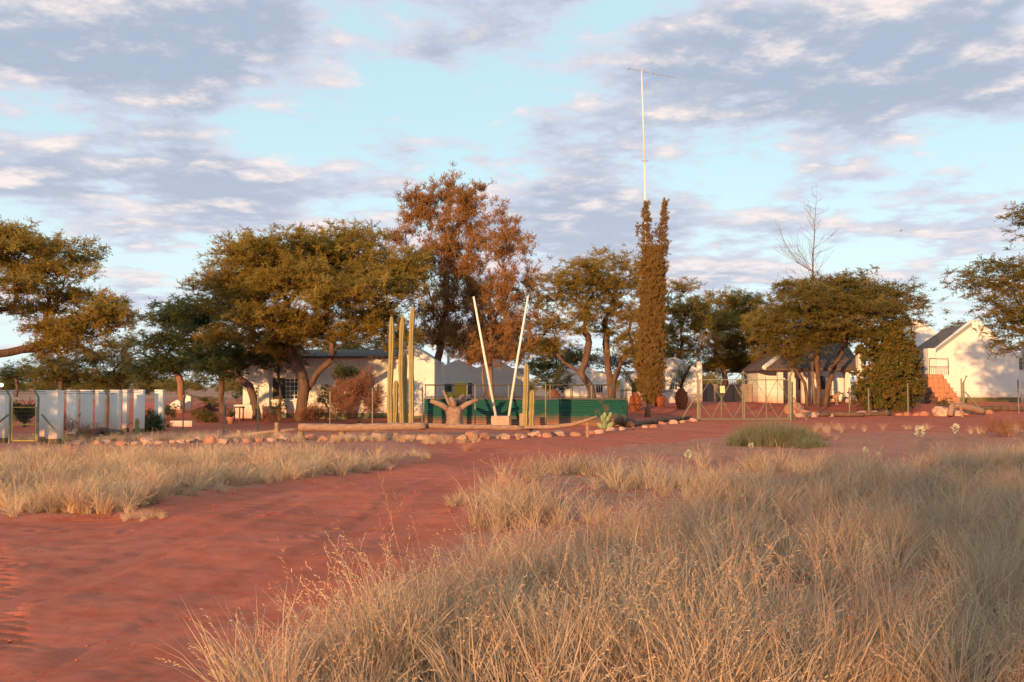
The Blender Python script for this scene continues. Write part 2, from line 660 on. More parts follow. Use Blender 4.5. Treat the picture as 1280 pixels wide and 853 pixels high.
def build_ground():
    g = np.cumsum(1.3 ** np.arange(1, 26)) * 0.5
    xs = np.concatenate([-(36 + g[::-1]), np.arange(-36, 36.01, 0.3), 36 + g])
    ys = np.concatenate([-(2 + g[::-1]), np.arange(-2, 76, 0.3), 76 + np.concatenate([g, [4500, 9000]])])
    X, Y = np.meshgrid(xs, ys)
    fade = sstep(90, 70, np.abs(Y)) * sstep(60, 40, np.abs(X))
    Z = np.asarray(Hgt(X, Y)) + 0.018 * vnoise(X, Y, 2.1, .4) * fade
    me = np_mesh('ground', np.stack([X, Y, Z], -1).reshape(-1, 3), grid_faces(len(xs), len(ys)))
    me.polygons.foreach_set('use_smooth', [True] * len(me.polygons))
    xr, xl = road_r(Y), road_l(Y)
    lit = np.maximum(sstep(-0.1, 0.7, X - xr), sstep(-0.1, 0.7, xl - X) * sstep(12.2, 13.2, Y)) * sstep(2, 4, Y + 3) * sstep(40, 33, Y)
    a = me.attributes.new('litter', 'FLOAT', 'POINT')
    a.data.foreach_set('value', lit.ravel().astype(np.float32))
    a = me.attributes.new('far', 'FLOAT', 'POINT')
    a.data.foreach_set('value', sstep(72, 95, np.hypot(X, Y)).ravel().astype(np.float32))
    me.materials.append(M['ground'])
    o = bpy.data.objects.new('ground', me)
    COL.objects.link(o)
    tag(o, 'red sandy ground with straw litter under the grass', 'ground', kind='structure')


def build_track():
    ys = 3.2 * (48.0 / 3.2) ** np.linspace(0, 1, 600)
    t = np.linspace(0, 1, 250)
    Y = np.repeat(ys[:, None], len(t), 1)
    edge = 0.22 * vnoise(Y * 1.0, Y * 0.3, 1.6, 2.0) + 0.10 * vnoise(Y, Y, 5.0, 1.0)
    xl = (road_l(ys)[:, None] + edge)
    xr = (road_r(ys)[:, None] + 0.25 * vnoise(Y, Y * .4, 1.9, 5.0) + 0.1 * vnoise(Y, Y, 6.0, 3.0))
    X = xl[:, :1] * (1 - t)[None, :] + xr[:, :1] * t[None, :]
    Z = np.asarray(Hgt(X, Y)) + 0.018 * vnoise(X, Y, 2.1, .4) + 0.012
    # soft churned sand, wheel ruts, footprints
    near = sstep(40, 12, Y)
    Z += near * (0.005 * vnoise(X, Y, 4.1, 7.0) + 0.003 * np.abs(vnoise(X * 1.2 - .5 * Y, Y * 1.1 + .4 * X, 7.3, 4.0)) + 0.004 * vnoise(X * 1.3 + .4 * Y, Y - .3 * X, 11.0, 1.0))
    xr0 = np.interp(Y, RX_D, RX_X)
    for off, dep in ((1.15, .026), (2.65, .028), (3.6, .012)):
        d = (xr0 - X) - off - 0.12 * np.sin(Y * 0.35 + off)
        Z -= dep * np.exp(-(d / 0.17) ** 2) * sstep(36, 26, Y) * (0.75 + .25 * vnoise(X, Y, 2.2, off))
        Z += dep * .45 * np.exp(-((np.abs(d) - 0.30) / 0.10) ** 2) * sstep(36, 26, Y)
    # a tyre print with treads
    cx = -4.05 - 0.55 * (Y - 8.05)
    d = X - cx
    tread = np.exp(-(d / 0.13) ** 4) * sstep(11.2, 10.4, Y) * sstep(6.2, 6.8, Y)
    Z += tread * (-0.013 + 0.009 * np.sign(np.sin(Y * 34 + np.abs(d) * 14)))
    rng = np.random.default_rng(5)
    for k in range(55):
        fy = 5.5 * (20 / 5.5) ** rng.uniform()
        fx = np.interp(fy, RX_D, RX_X) - rng.uniform(0.25, 5.0)
        ang = rng.uniform(-.5, .5)
        dx, dy = X - fx, Y - fy
        u, v = dx * math.cos(ang) + dy * math.sin(ang), -dx * math.sin(ang) + dy * math.cos(ang)
        q = (u / 0.055) ** 2 + (v / 0.13) ** 2
        Z += rng.uniform(.012, .032) * (-np.exp(-q) + .35 * np.exp(-(np.sqrt(q) - 1.7) ** 2 * 3))
    # the rim sinks into the ground so no edge shows
    tt = t[None, :]
    Z -= 0.03 * (np.exp(-(tt / 0.02) ** 2) + np.exp(-((1 - tt) / 0.02) ** 2))
    me = np_mesh('dirt_track', np.stack([X, Y, Z], -1).reshape(-1, 3), grid_faces(len(t), len(ys)))
    me.polygons.foreach_set('use_smooth', [True] * len(me.polygons))
    me.materials.append(M['track'])
    o = bpy.data.objects.new('dirt_track', me)
    COL.objects.link(o)
    tag(o, 'red sand farm track with wheel ruts', 'track', kind='structure')


build_ground()
build_track()

# ------------------------------------------------------------------ instancing of leaf sprays and grass tufts
def inst_group(name, coll):
    ng = bpy.data.node_groups.new(name, 'GeometryNodeTree')
    ng.interface.new_socket('Geometry', in_out='INPUT', socket_type='NodeSocketGeometry')
    ng.interface.new_socket('Geometry', in_out='OUTPUT', socket_type='NodeSocketGeometry')
    N, L = ng.nodes, ng.links
    gi, go = N.new('NodeGroupInput'), N.new('NodeGroupOutput')
    ip = N.new('GeometryNodeInstanceOnPoints')
    ci = N.new('GeometryNodeCollectionInfo')
    ci.inputs['Collection'].default_value = coll
    ci.inputs['Separate Children'].default_value = True
    ci.inputs['Reset Children'].default_value = True
    ip.inputs['Pick Instance'].default_value = True

    def na(nm, typ):
        n = N.new('GeometryNodeInputNamedAttribute')
        n.data_type = typ
        n.inputs['Name'].default_value = nm
        return n.outputs[0]
    er = N.new('FunctionNodeEulerToRotation')
    L.new(na('rot', 'FLOAT_VECTOR'), er.inputs[0])
    L.new(gi.outputs[0], ip.inputs['Points'])
    L.new(ci.outputs[0], ip.inputs['Instance'])
    L.new(na('idx', 'INT'), ip.inputs['Instance Index'])
    L.new(er.outputs[0], ip.inputs['Rotation'])
    L.new(na('scl', 'FLOAT_VECTOR'), ip.inputs['Scale'])
    L.new(ip.outputs[0], go.inputs[0])
    return ng


def spray_set(name, meshes):
    coll = bpy.data.collections.new(name)
    for i, me in enumerate(meshes):
        o = bpy.data.objects.new('%s_%02d' % (name, i), me)
        coll.objects.link(o)
    return inst_group(name, coll), len(meshes)


def scatter(name, pts, rot, scl, group, parent=None, idx=None, rng=None):
    """one object whose points carry instanced sprays; pts in world space"""
    ng, k = group
    n = len(pts)
    pts = np.asarray(pts, np.float32)
    org = np.array(parent_world(parent)) if parent else np.zeros(3)
    me = bpy.data.meshes.new(name)
    me.vertices.add(n)
    me.vertices.foreach_set('co', (pts - org).astype(np.float32).ravel())
    a = me.attributes.new('rot', 'FLOAT_VECTOR', 'POINT')
    a.data.foreach_set('vector', np.asarray(rot, np.float32).ravel())
    a = me.attributes.new('scl', 'FLOAT_VECTOR', 'POINT')
    scl = np.asarray(scl, np.float32)
    if scl.ndim == 1:
        scl = np.repeat(scl[:, None], 3, 1)
    a.data.foreach_set('vector', scl.ravel())
    a = me.attributes.new('idx', 'INT', 'POINT')
    if idx is None:
        idx = (rng or np.random.default_rng(n)).integers(0, k, n)
    a.data.foreach_set('value', np.asarray(idx, np.int32))
    o = bpy.data.objects.new(name, me)
    COL.objects.link(o)
    if parent:
        o.parent = parent
    md = o.modifiers.new('sprays', 'NODES')
    md.node_group = ng
    return o


def leaf_quads(V, F, c, d, n, ln, wd):
    """a leaf quad at c along d with normal-ish n"""
    d = d / (np.linalg.norm(d) + 1e-9)
    s = np.cross(d, n)
    s = s / (np.linalg.norm(s) + 1e-9) * wd / 2
    o = len(V)
    V += [c - s * .3, c + d * ln * .5 - s, c + d * ln, c + d * ln * .5 + s]
    F.append((o, o + 1, o + 2, o + 3))


def twig_line(V, F, pts, w):
    for a, b in zip(pts[:-1], pts[1:]):
        d = b - a
        s = np.cross(d, (0.3, 0.2, 1.0))
        s = s / (np.linalg.norm(s) + 1e-9) * w
        o = len(V)
        V += [a - s, a + s, b + s, b - s]
        F.append((o, o + 1, o + 2, o + 3))


def spray_mesh(name, mat, rng, style):
    V, F = [], []
    up = np.array([0, 0, 1.0])
    if style == 'acacia':        # flat fans of feathery leaflets
        ns, ln_r, lf = 11, (.22, .46), (.055, .022)
    elif style == 'gum':         # upright tufts of narrow leaves
        ns, ln_r, lf = 9, (.25, .5), (.085, .022)
    elif style == 'ivy':
        ns, ln_r, lf = 8, (.10, .28), (.085, .06)
    elif style == 'twig':        # dry, nearly leafless
        ns, ln_r, lf = 14, (.3, .6), (.05, .012)
    elif style == 'cypress':
        ns, ln_r, lf = 10, (.15, .38), (.05, .020)
    for k in range(ns):
        az = rng.uniform(0, 2 * math.pi)
        if style == 'acacia':
            e = rng.uniform(-.15, .55)
        elif style == 'gum':
            e = rng.uniform(.2, 1.4)
        elif style == 'ivy':
            e = rng.uniform(-1, 1.2)
        elif style == 'twig':
            e = rng.uniform(0.0, 1.45)
        else:
            e = rng.uniform(.9, 1.45)
        d = np.array([math.cos(az) * math.cos(e), math.sin(az) * math.cos(e), math.sin(e)])
        ln = rng.uniform(*ln_r)
        pts = [np.zeros(3)]
        dd = d.copy()
        nseg = 4
        for q in range(nseg):
            dd = dd + rng.normal(0, .18, 3)
            dd /= np.linalg.norm(dd)
            pts.append(pts[-1] + dd * ln / nseg)
        twig_line(V, F, pts, .004 if style != 'twig' else .005)
        nl = {'acacia': 11, 'gum': 9, 'ivy': 8, 'twig': 5, 'cypress': 13}[style]
        for q in range(nl):
            f = rng.uniform(.15, 1.0) * nseg
            i = min(int(f), nseg - 1)
            c = pts[i] + (pts[i + 1] - pts[i]) * (f - i)
            for sgn in (-1, 1):
                side = np.cross(dd, up) * sgn + dd * rng.uniform(.1, .9) + rng.normal(0, .35, 3)
                if style == 'gum':
                    side = side * .7 + np.array([0, 0, rng.uniform(-.9, .9)])
                if style == 'cypress':
                    side = side * .5 + up * .9
                leaf_quads(V, F, c, side, up + rng.normal(0, .6, 3), lf[0] * rng.uniform(.7, 1.4), lf[1] * rng.uniform(.8, 1.3))
    me = np_mesh(name, np.array(V), np.array(F))
    me.materials.append(mat)
    return me


def make_sprays(name, mat, style, k=4, seed=1):
    rng = np.random.default_rng(seed)
    return spray_set(name, [spray_mesh(name, mat, rng, style) for _ in range(k)])


SPR = {
    'acacia': make_sprays('acacia_spray', M['leafAcacia'], 'acacia', 4, 1),
    'dark': make_sprays('dark_acacia_spray', M['leafGreenShade'], 'acacia', 4, 2),
    'mid': make_sprays('green_acacia_spray', M['leafMid'], 'acacia', 4, 3),
    'gum': make_sprays('gum_spray', M['leafGum'], 'gum', 4, 4),
    'red': make_sprays('dry_twig_spray', M['leafRed'], 'twig', 4, 5),
    'cypress': make_sprays('cypress_spray', M['leafCypress'], 'cypress', 4, 6),
    'ivy': make_sprays('creeper_spray', M['leafIvy'], 'ivy', 4, 7),
}


# ------------------------------------------------------------------ trees
class Skeleton:
    def __init__(self, nmax=12000):
        self.p = np.zeros((nmax, 3))
        self.par = np.full(nmax, -1, int)
        self.len = np.zeros(nmax)
        self.ok = np.zeros(nmax, bool)      # limbs may start here
        self.n = 0

    def add(self, p, par, ok=True):
        i = self.n
        self.p[i] = p
        self.par[i] = par
        self.len[i] = 0 if par < 0 else self.len[par] + np.linalg.norm(self.p[i] - self.p[par])
        self.ok[i] = ok
        self.n += 1
        return i

    def dir(self, i):
        j = self.par[i]
        if j < 0:
            return np.array([0, 0, 1.0])
        d = self.p[i] - self.p[j]
        return d / (np.linalg.norm(d) + 1e-9)


def grow(trunks, attr, rng, bf=0.35, seg=0.45, free=0.3):
    sk = Skeleton()
    for poly in trunks:
        poly = [np.array(q) for q in poly]
        tot = sum(np.linalg.norm(b - a) for a, b in zip(poly[:-1], poly[1:]))
        last, run = sk.add(poly[0], -1, False), 0
        for a, b in zip(poly[:-1], poly[1:]):
            L = np.linalg.norm(b - a)
            n = max(1, int(L / seg))
            for k in range(1, n + 1):
                q = a + (b - a) * k / n
                run += L / n
                if run < tot - 1e-6:
                    q = q + rng.normal(0, .03, 3)
                last = sk.add(q, last, run > tot * (1 - free))
    tips = sk.p[:sk.n][sk.ok[:sk.n]]
    dist = np.min(np.linalg.norm(attr[:, None, :] - tips[None], axis=2), 1)
    ends = []
    for ai in np.argsort(dist):
        a = attr[ai]
        p = sk.p[:sk.n]
        d = np.linalg.norm(p - a, axis=1)
        cost = d + bf * sk.len[:sk.n] + np.where(sk.ok[:sk.n], 0, 1e6) + np.maximum(0, p[:, 2] - a[2]) * 0.8
        j = int(np.argmin(cost))
        D = d[j]
        if D < .15:
            ends.append(j)
            continue
        c = p[j] + sk.dir(j) * D * .35 + np.array([0, 0, .08 * D]) + rng.normal(0, .05 * D, 3)
        n = max(2, int(math.ceil(D / seg)))
        last = j
        p0 = p[j].copy()
        for k in range(1, n + 1):
            t = k / n
            q = p0 * (1 - t) ** 2 + c * 2 * t * (1 - t) + a * t * t
            if k < n:
                q = q + rng.normal(0, .035, 3)
            last = sk.add(q, last)
        ends.append(last)
    return sk, ends


def skin(sk, Rroot, rtip, n=7, flare=1.35):
    N_ = sk.n
    cnt = np.zeros(N_)
    kids = [[] for _ in range(N_)]
    for i in range(N_ - 1, -1, -1):
        if not kids[i]:
            cnt[i] += 1
        j = sk.par[i]
        if j >= 0:
            cnt[j] += cnt[i]
            kids[j].append(i)
    mx = cnt.max()
    e = math.log(mx) / math.log(Rroot / rtip) if mx > 1 else 1.0
    r = rtip * cnt ** (1 / e)
    V, F = [], []

    def ring(p, d, rad):
        ref = np.array([0, 0, 1.0]) if abs(d[2]) < .9 else np.array([1.0, 0, 0])
        a = np.cross(d, ref)
        a /= np.linalg.norm(a)
        b = np.cross(d, a)
        o = len(V)
        for k in range(n):
            t = k * 2 * math.pi / n
            V.append(p + (a * math.cos(t) + b * math.sin(t)) * rad)
        return o

    def join(o1, o2):
        for k in range(n):
            k2 = (k + 1) % n
            F.append((o1 + k, o1 + k2, o2 + k2, o2 + k))
    rid = {}
    for i in range(N_):
        if sk.par[i] < 0:
            rid[i] = ring(sk.p[i], np.array([0, 0, 1.0]), r[i] * flare)
            continue
        j = sk.par[i]
        d = sk.dir(i)
        main = max(kids[j], key=lambda q: cnt[q]) == i
        dj = sk.dir(j)
        if main:
            o1 = rid[j]
        else:
            o1 = ring(sk.p[j], d, min(r[i] * 1.25, r[j] * .95))
        k0 = kids[i]
        dd = d
        if k0:
            mk = max(k0, key=lambda q: cnt[q])
            dd = d + sk.dir(mk)
            dd /= np.linalg.norm(dd) + 1e-9
        rid[i] = ring(sk.p[i], dd, r[i])
        join(o1, rid[i])
    return np.array(V), np.array(F)


def lobe_points(lobes, D, rng, dens, shell=.45, up=.25):
    """clump centres inside ellipsoid lobes given as (px, py, rx, ry[, depth offset])"""
    out = []
    for lb in lobes:
        px, py, rx, ry = lb[:4]
        dy = lb[4] if len(lb) > 4 else rng.uniform(-.28, .28) * rx / FPX * D * 2
        c = P(px, py, D + dy)
        s = (D + dy) / FPX
        ax, az_ = rx * s, ry * s
        ay = ax * rng.uniform(.8, 1.05)
        n = max(4, int(dens * (ax * ay + ax * az_ + ay * az_) * 1.2))
        v = rng.normal(0, 1, (n, 3))
        v /= np.linalg.norm(v, axis=1)[:, None]
        v[:, 2] = np.where(v[:, 2] < 0, v[:, 2] * (1 - up * 2), v[:, 2])
        rr = rng.uniform(0, 1, n) ** shell
        out.append(np.array(c) + v * rr[:, None] * np.array([ax, ay, az_]))
    return np.concatenate(out)


def tree(name, label, cat, D, base, trunks, lobes, spray='acacia', bark='bark', R0=.28, seed=1, dens=1.1, tw=14,
         clump=(.95, .95, .48), size=(.7, 1.35), bf=.35, rtip=.012, group=None, upright=False, free=.3, shell=.45, up=.25):
    """base: px column of the foot; trunks: lists of (px, py[, depth offset]) from the ground to the fork"""
    rng = np.random.default_rng(seed)
    foot = G(base, D)
    t = thing(name, foot, label, cat, group)
    tr = []
    for poly in trunks:
        g0 = G(poly[0][0], D + (poly[0][2] if len(poly[0]) > 2 else 0))
        pp = [np.array(g0) - np.array([0, 0, .12])]
        for q in poly[1:]:
            pp.append(np.array(P(q[0], q[1], D + (q[2] if len(q) > 2 else 0))))
        tr.append(pp)
    attr = lobe_points(lobes, D, rng, dens, shell, up)
    sk, ends = grow(tr, attr, rng, bf=bf, free=free)
    V, F = skin(sk, R0, rtip)
    me = np_mesh('trunk', V - np.array(foot), F)
    me.polygons.foreach_set('use_smooth', [True] * len(me.polygons))
    me.materials.append(M[bark])
    o = bpy.data.objects.new('trunk', me)
    COL.objects.link(o)
    o.parent = t
    # leaf sprays round every clump
    n = len(attr)
    cnt = rng.integers(int(tw * .6), int(tw * 1.4) + 1, n)
    c = np.repeat(attr, cnt, 0)
    pts = c + rng.normal(0, 1, c.shape) * np.array(clump) * .6
    m = len(pts)
    if upright:
        rot = np.stack([rng.normal(0, .35, m), rng.normal(0, .35, m), rng.uniform(0, 6.28, m)], 1)
    else:
        rot = np.stack([rng.normal(0, .3, m), rng.normal(0, .3, m), rng.uniform(0, 6.28, m)], 1)
    cr = scatter('crown', pts, rot, rng.uniform(size[0], size[1], m), SPR[spray], t, rng=rng)
    cr['kind'] = 'stuff'
    return t


AC = 'acacias'
tree('acacia_tree', 'broad olive camel thorn with the widest umbrella crown, in front of the farmhouse', 'tree', 49, 375,
     [[(375, 526), (377, 502), (381, 484), (378, 470)], [(376, 526, .2), (382, 490, .2), (398, 466, -.4), (414, 450, -.8)]],
     [(325, 322, 72, 26), (415, 308, 72, 22), (480, 336, 58, 26), (508, 365, 36, 26), (278, 352, 44, 24), (360, 352, 60, 28, -2), (440, 372, 62, 28, -2.5),
      (330, 396, 52, 22, -1.5), (400, 415, 60, 22, -1), (475, 404, 46, 24), (310, 360, 50, 25, 2.5), (445, 350, 60, 26, 3), (390, 335, 70, 28, 3.5),
      (350, 432, 45, 16), (290, 385, 40, 22), (280, 425, 30, 14, 1), (505, 420, 26, 16, .5)],
     R0=.28, seed=11, dens=1.75, tw=21, group=AC)
tree('acacia_tree', 'low dark tree with several slanting stems just outside the grid windows', 'tree', 50.5, 322,
     [[(322, 526), (319, 502), (312, 482), (300, 474)], [(340, 524, .4), (332, 505, .4), (323, 484, .3)], [(351, 523, .7), (350, 495, .7), (348, 470, .7)]],
     [(285, 452, 34, 14), (315, 448, 34, 12), (345, 448, 30, 12), (268, 462, 20, 10)], spray='dark', R0=.20, seed=12, dens=1.8, tw=14, group=AC)
tree('acacia_tree', 'dense green tree, shade painted into its dark leaves, behind the row of white pillars, straight thin trunk', 'tree', 56, 278,
     [[(278, 515), (278, 488), (277, 470)]],
     [(262, 400, 26, 20), (280, 425, 32, 24), (250, 430, 28, 24), (268, 452, 34, 16), (245, 385, 24, 13), (285, 455, 25, 12)], spray='dark', R0=.17, seed=13, dens=2.2, tw=17, group=AC)
tree('acacia_tree', 'dense green tree, shade painted into its dark leaves, behind the end of the white pillars, short reddish trunk', 'tree', 58, 226,
     [[(226, 512), (227, 492), (226, 478)]],
     [(205, 425, 32, 28), (228, 400, 30, 22), (192, 458, 26, 18), (225, 450, 34, 22), (180, 470, 16, 9), (212, 392, 24, 14)], spray='dark', bark='barkRed', R0=.2, seed=14, dens=2.2, tw=17, group=AC)
tree('acacia_tree', 'golden brown bushy tree far behind the white pillars', 'tree', 82, 148,
     [[(148, 508), (148, 485), (146, 470)]],
     [(150, 432, 26, 18), (132, 452, 30, 18), (162, 458, 24, 20), (145, 474, 34, 12), (120, 470, 20, 12)], spray='mid', R0=.2, seed=15, dens=1.4, tw=16, group=AC)
tree('acacia_tree', 'low spreading green tree beyond the pillars and the garden gate', 'tree', 78, 76,
     [[(76, 508), (76, 488), (76, 474)]],
     [(75, 455, 36, 14), (50, 466, 26, 12), (98, 466, 26, 12), (75, 472, 40, 9)], spray='mid', R0=.18, seed=16, dens=1.4, tw=16, group=AC)
tree('acacia_tree', 'open spreading camel thorn with long bare limbs reaching over the garden gate', 'tree', 38, -80,
     [[(-80, 545), (-74, 490), (-52, 468), (-35, 455)], [(-80, 545, .3), (-80, 470, .3), (-78, 420, .5)]],
     [(18, 292, 40, 16), (70, 304, 44, 15), (98, 338, 40, 13), (38, 332, 52, 18), (-10, 318, 50, 22), (112, 378, 38, 11), (62, 368, 46, 13), (126, 402, 28, 9),
      (100, 422, 36, 8), (58, 414, 34, 7), (-60, 290, 60, 26), (-110, 320, 70, 30), (-80, 370, 60, 20, -2), (6, 360, 40, 14, -2), (-150, 380, 60, 26),
      (60, 436, 26, 5, 1), (-60, 330, 60, 24, 3), (135, 392, 20, 8), (30, 310, 50, 18, 2), (80, 330, 44, 16, 2.5), (20, 390, 40, 8, 1)],
     R0=.22, seed=17, dens=1.3, tw=19, bf=.22, group=AC, clump=(.75, .75, .28))
tree('gum_tree', 'tall brown gum with rounded upswept crown and pale pink trunk behind the green tank', 'tree', 57, 540,
     [[(538, 508), (544, 470), (550, 430), (553, 398)]],
     [(520, 256, 22, 22), (560, 244, 26, 17), (594, 254, 24, 20), (538, 268, 32, 30), (580, 270, 34, 32), (512, 278, 16, 28), (560, 310, 44, 34), (592, 318, 32, 40),
      (530, 330, 26, 30), (560, 365, 36, 26), (590, 370, 34, 30), (548, 395, 40, 18), (494, 300, 8, 8), (530, 420, 34, 16), (570, 425, 34, 18), (575, 345, 40, 30, 1.5)],
     spray='gum', bark='barkRed', R0=.22, seed=18, dens=2.2, tw=8, clump=(.4, .4, .5), size=(.75, 1.25), bf=.55, upright=True, rtip=.010, free=.35, shell=.6, up=0)
tree('gum_tree', 'second brown gum with thin twin leaders and drooping dry lower twigs behind the white poles', 'tree', 55, 612,
     [[(612, 506), (613, 460), (612, 420), (613, 390)], [(606, 506, .2), (604, 460, .4), (598, 420, .8)]],
     [(622, 270, 18, 22), (640, 290, 20, 24), (655, 318, 14, 24), (628, 318, 28, 32), (636, 352, 32, 28), (664, 352, 14, 18), (612, 372, 36, 28), (650, 385, 32, 22),
      (622, 410, 44, 20), (592, 415, 36, 18), (650, 420, 26, 16), (600, 440, 40, 12), (640, 445, 30, 10)],
     spray='gum', bark='barkRed', R0=.15, seed=19, dens=2.1, tw=7, clump=(.4, .4, .5), size=(.75, 1.25), bf=.5, upright=True, rtip=.009, free=.35, shell=.6, up=0)
tree('acacia_tree', 'golden camel thorn leaning over the green tank with an orange forked trunk', 'tree', 56, 746,
     [[(746, 508), (737, 482), (722, 464), (706, 452), (692, 438)], [(746, 508), (739, 485), (725, 466), (733, 446), (736, 428)]],
     [(705, 352, 30, 16), (730, 334, 30, 13), (690, 376, 26, 15), (722, 375, 28, 16), (678, 402, 17, 13), (706, 410, 24, 12), (740, 396, 20, 14), (684, 434, 16, 9), (735, 355, 30, 18, 2)],
     bark='bark', R0=.20, seed=20, dens=1.7, tw=16, group=AC)
tree('acacia_tree', 'golden camel thorn with dark green side between the leaning one and the cypress', 'tree', 58, 764,
     [[(764, 508), (763, 475), (760, 448), (757, 430)], [(765, 508, .1), (766, 478), (776, 452), (790, 434, -.3)]],
     [(757, 330, 26, 10), (785, 335, 24, 12), (760, 352, 30, 16), (788, 362, 26, 20), (765, 385, 28, 18), (790, 400, 24, 20), (752, 412, 20, 14), (800, 425, 20, 16), (782, 440, 20, 10)],
     spray='acacia', R0=.20, seed=21, dens=1.7, tw=16, group=AC)
for i, (bx, D, lob, spr, lab) in enumerate([
    (850, 70, [(850, 360, 14, 10), (845, 385, 26, 15), (868, 390, 24, 15), (842, 415, 24, 16), (868, 420, 24, 18), (850, 442, 26, 14)], 'acacia', 'golden acacia rising directly behind the cypress and the short palm'),
    (905, 74, [(900, 380, 30, 12), (885, 400, 24, 16), (920, 395, 26, 16), (900, 425, 36, 20), (915, 452, 38, 18), (885, 455, 24, 18), (900, 405, 40, 20, -2)], 'acacia', 'golden brown acacia rising above the dark wall behind the farm gate'),
    (948, 76, [(945, 375, 30, 12), (930, 395, 26, 16), (960, 395, 26, 16), (945, 425, 36, 22), (965, 448, 30, 16), (930, 455, 28, 18), (945, 405, 36, 20, -2)], 'mid', 'green brown acacia between the farm gate and the hipped roof')]):
    tree('acacia_tree', lab, 'tree', D, bx, [[(bx, 508), (bx + 2, 480), (bx - 1, 462)]], lob, spray=spr, R0=.2, seed=30 + i, dens=1.6, tw=17, group=AC)
tree('acacia_tree', 'wide dark flat-topped camel thorn with many stems in front of the hipped roof house', 'tree', 62, 1019,
     [[(1016, 508), (1016, 485), (1015, 466)], [(1008, 508, .2), (1006, 478), (990, 456), (978, 446)], [(1030, 508, .2), (1036, 478), (1046, 452, .4), (1056, 430)], [(1022, 508, -.2), (1024, 480, -.2), (1022, 460, -.2)]],
     [(1000, 362, 34, 12), (1050, 357, 42, 11), (1098, 368, 42, 15), (1132, 384, 28, 13), (1075, 388, 46, 16), (1025, 390, 44, 18), (985, 390, 30, 18), (1118, 402, 32, 10),
      (972, 420, 30, 20), (1005, 430, 38, 18), (1050, 420, 40, 14), (985, 445, 26, 10), (1085, 420, 34, 12), (1040, 405, 50, 18, -2), (960, 400, 22, 16), (1060, 372, 44, 14, 3), (1020, 372, 40, 14, -3), (1092, 388, 36, 13, -3)],
     spray='mid', R0=.17, seed=40, dens=1.9, tw=15, group=AC)
tree('acacia_tree', 'open camel thorn beside the gabled house with brick steps, limbs reaching over it', 'tree', 44, 1430,
     [[(1430, 545), (1420, 480), (1390, 440)], [(1430, 545, .2), (1436, 470, .3), (1430, 400, .4)]],
     [(1255, 336, 36, 11), (1228, 356, 32, 10), (1280, 358, 40, 15), (1252, 386, 34, 10), (1292, 392, 40, 14), (1272, 414, 30, 10), (1288, 436, 24, 8), (1330, 340, 50, 30),
      (1380, 310, 60, 36), (1440, 300, 60, 36), (1292, 272, 14, 5), (1340, 400, 50, 24), (1480, 360, 60, 36), (1310, 290, 24, 12), (1390, 370, 50, 30, 3)],
     R0=.30, seed=41, dens=1.5, tw=18, bf=.25, group=AC, spray='mid')
for i, (bx, D, lob, spr, lab) in enumerate([
    (330, 84, [(300, 452, 34, 14), (340, 440, 36, 16), (375, 448, 34, 14), (330, 462, 60, 12)], 'mid', 'green tree behind the farmhouse roof, seen under the broad camel thorn'),
    (455, 86, [(420, 440, 34, 16), (455, 428, 36, 16), (490, 440, 34, 16), (455, 455, 60, 14)], 'dark', 'dark green tree behind the farmhouse end gable'),
    (590, 80, [(560, 428, 30, 14), (590, 420, 34, 16), (625, 425, 34, 16), (650, 435, 26, 16), (600, 445, 56, 12)], 'gum', 'brown tree behind the cottage gables'),
    (700, 90, [(675, 430, 26, 16), (705, 440, 30, 16), (735, 450, 26, 12), (690, 458, 44, 12)], 'mid', 'olive tree behind the small outbuilding'),
    (800, 92, [(770, 452, 26, 12), (800, 445, 26, 16), (830, 440, 26, 14), (855, 452, 24, 12)], 'dark', 'dark tree behind the parapet outbuilding'),
    (20, 110, [(0, 470, 24, 9), (25, 466, 26, 10), (50, 472, 22, 8)], 'dark', 'distant low dark tree seen through the garden gate')]):
    tree('acacia_tree', lab, 'tree', D, bx, [[(bx, 505), (bx + 2, 485), (bx - 1, 470)]], lob, spray=spr, R0=.2, seed=130 + i, dens=1.2, tw=16, group=AC)
tree('acacia_tree', 'small green crown showing behind the ridge of the gabled house', 'tree', 95, 1203,
     [[(1203, 495), (1203, 440), (1203, 425)]], [(1203, 409, 14, 6), (1192, 418, 14, 6), (1218, 416, 14, 6)], spray='mid', R0=.2, seed=42, dens=.8, tw=12, group=AC)
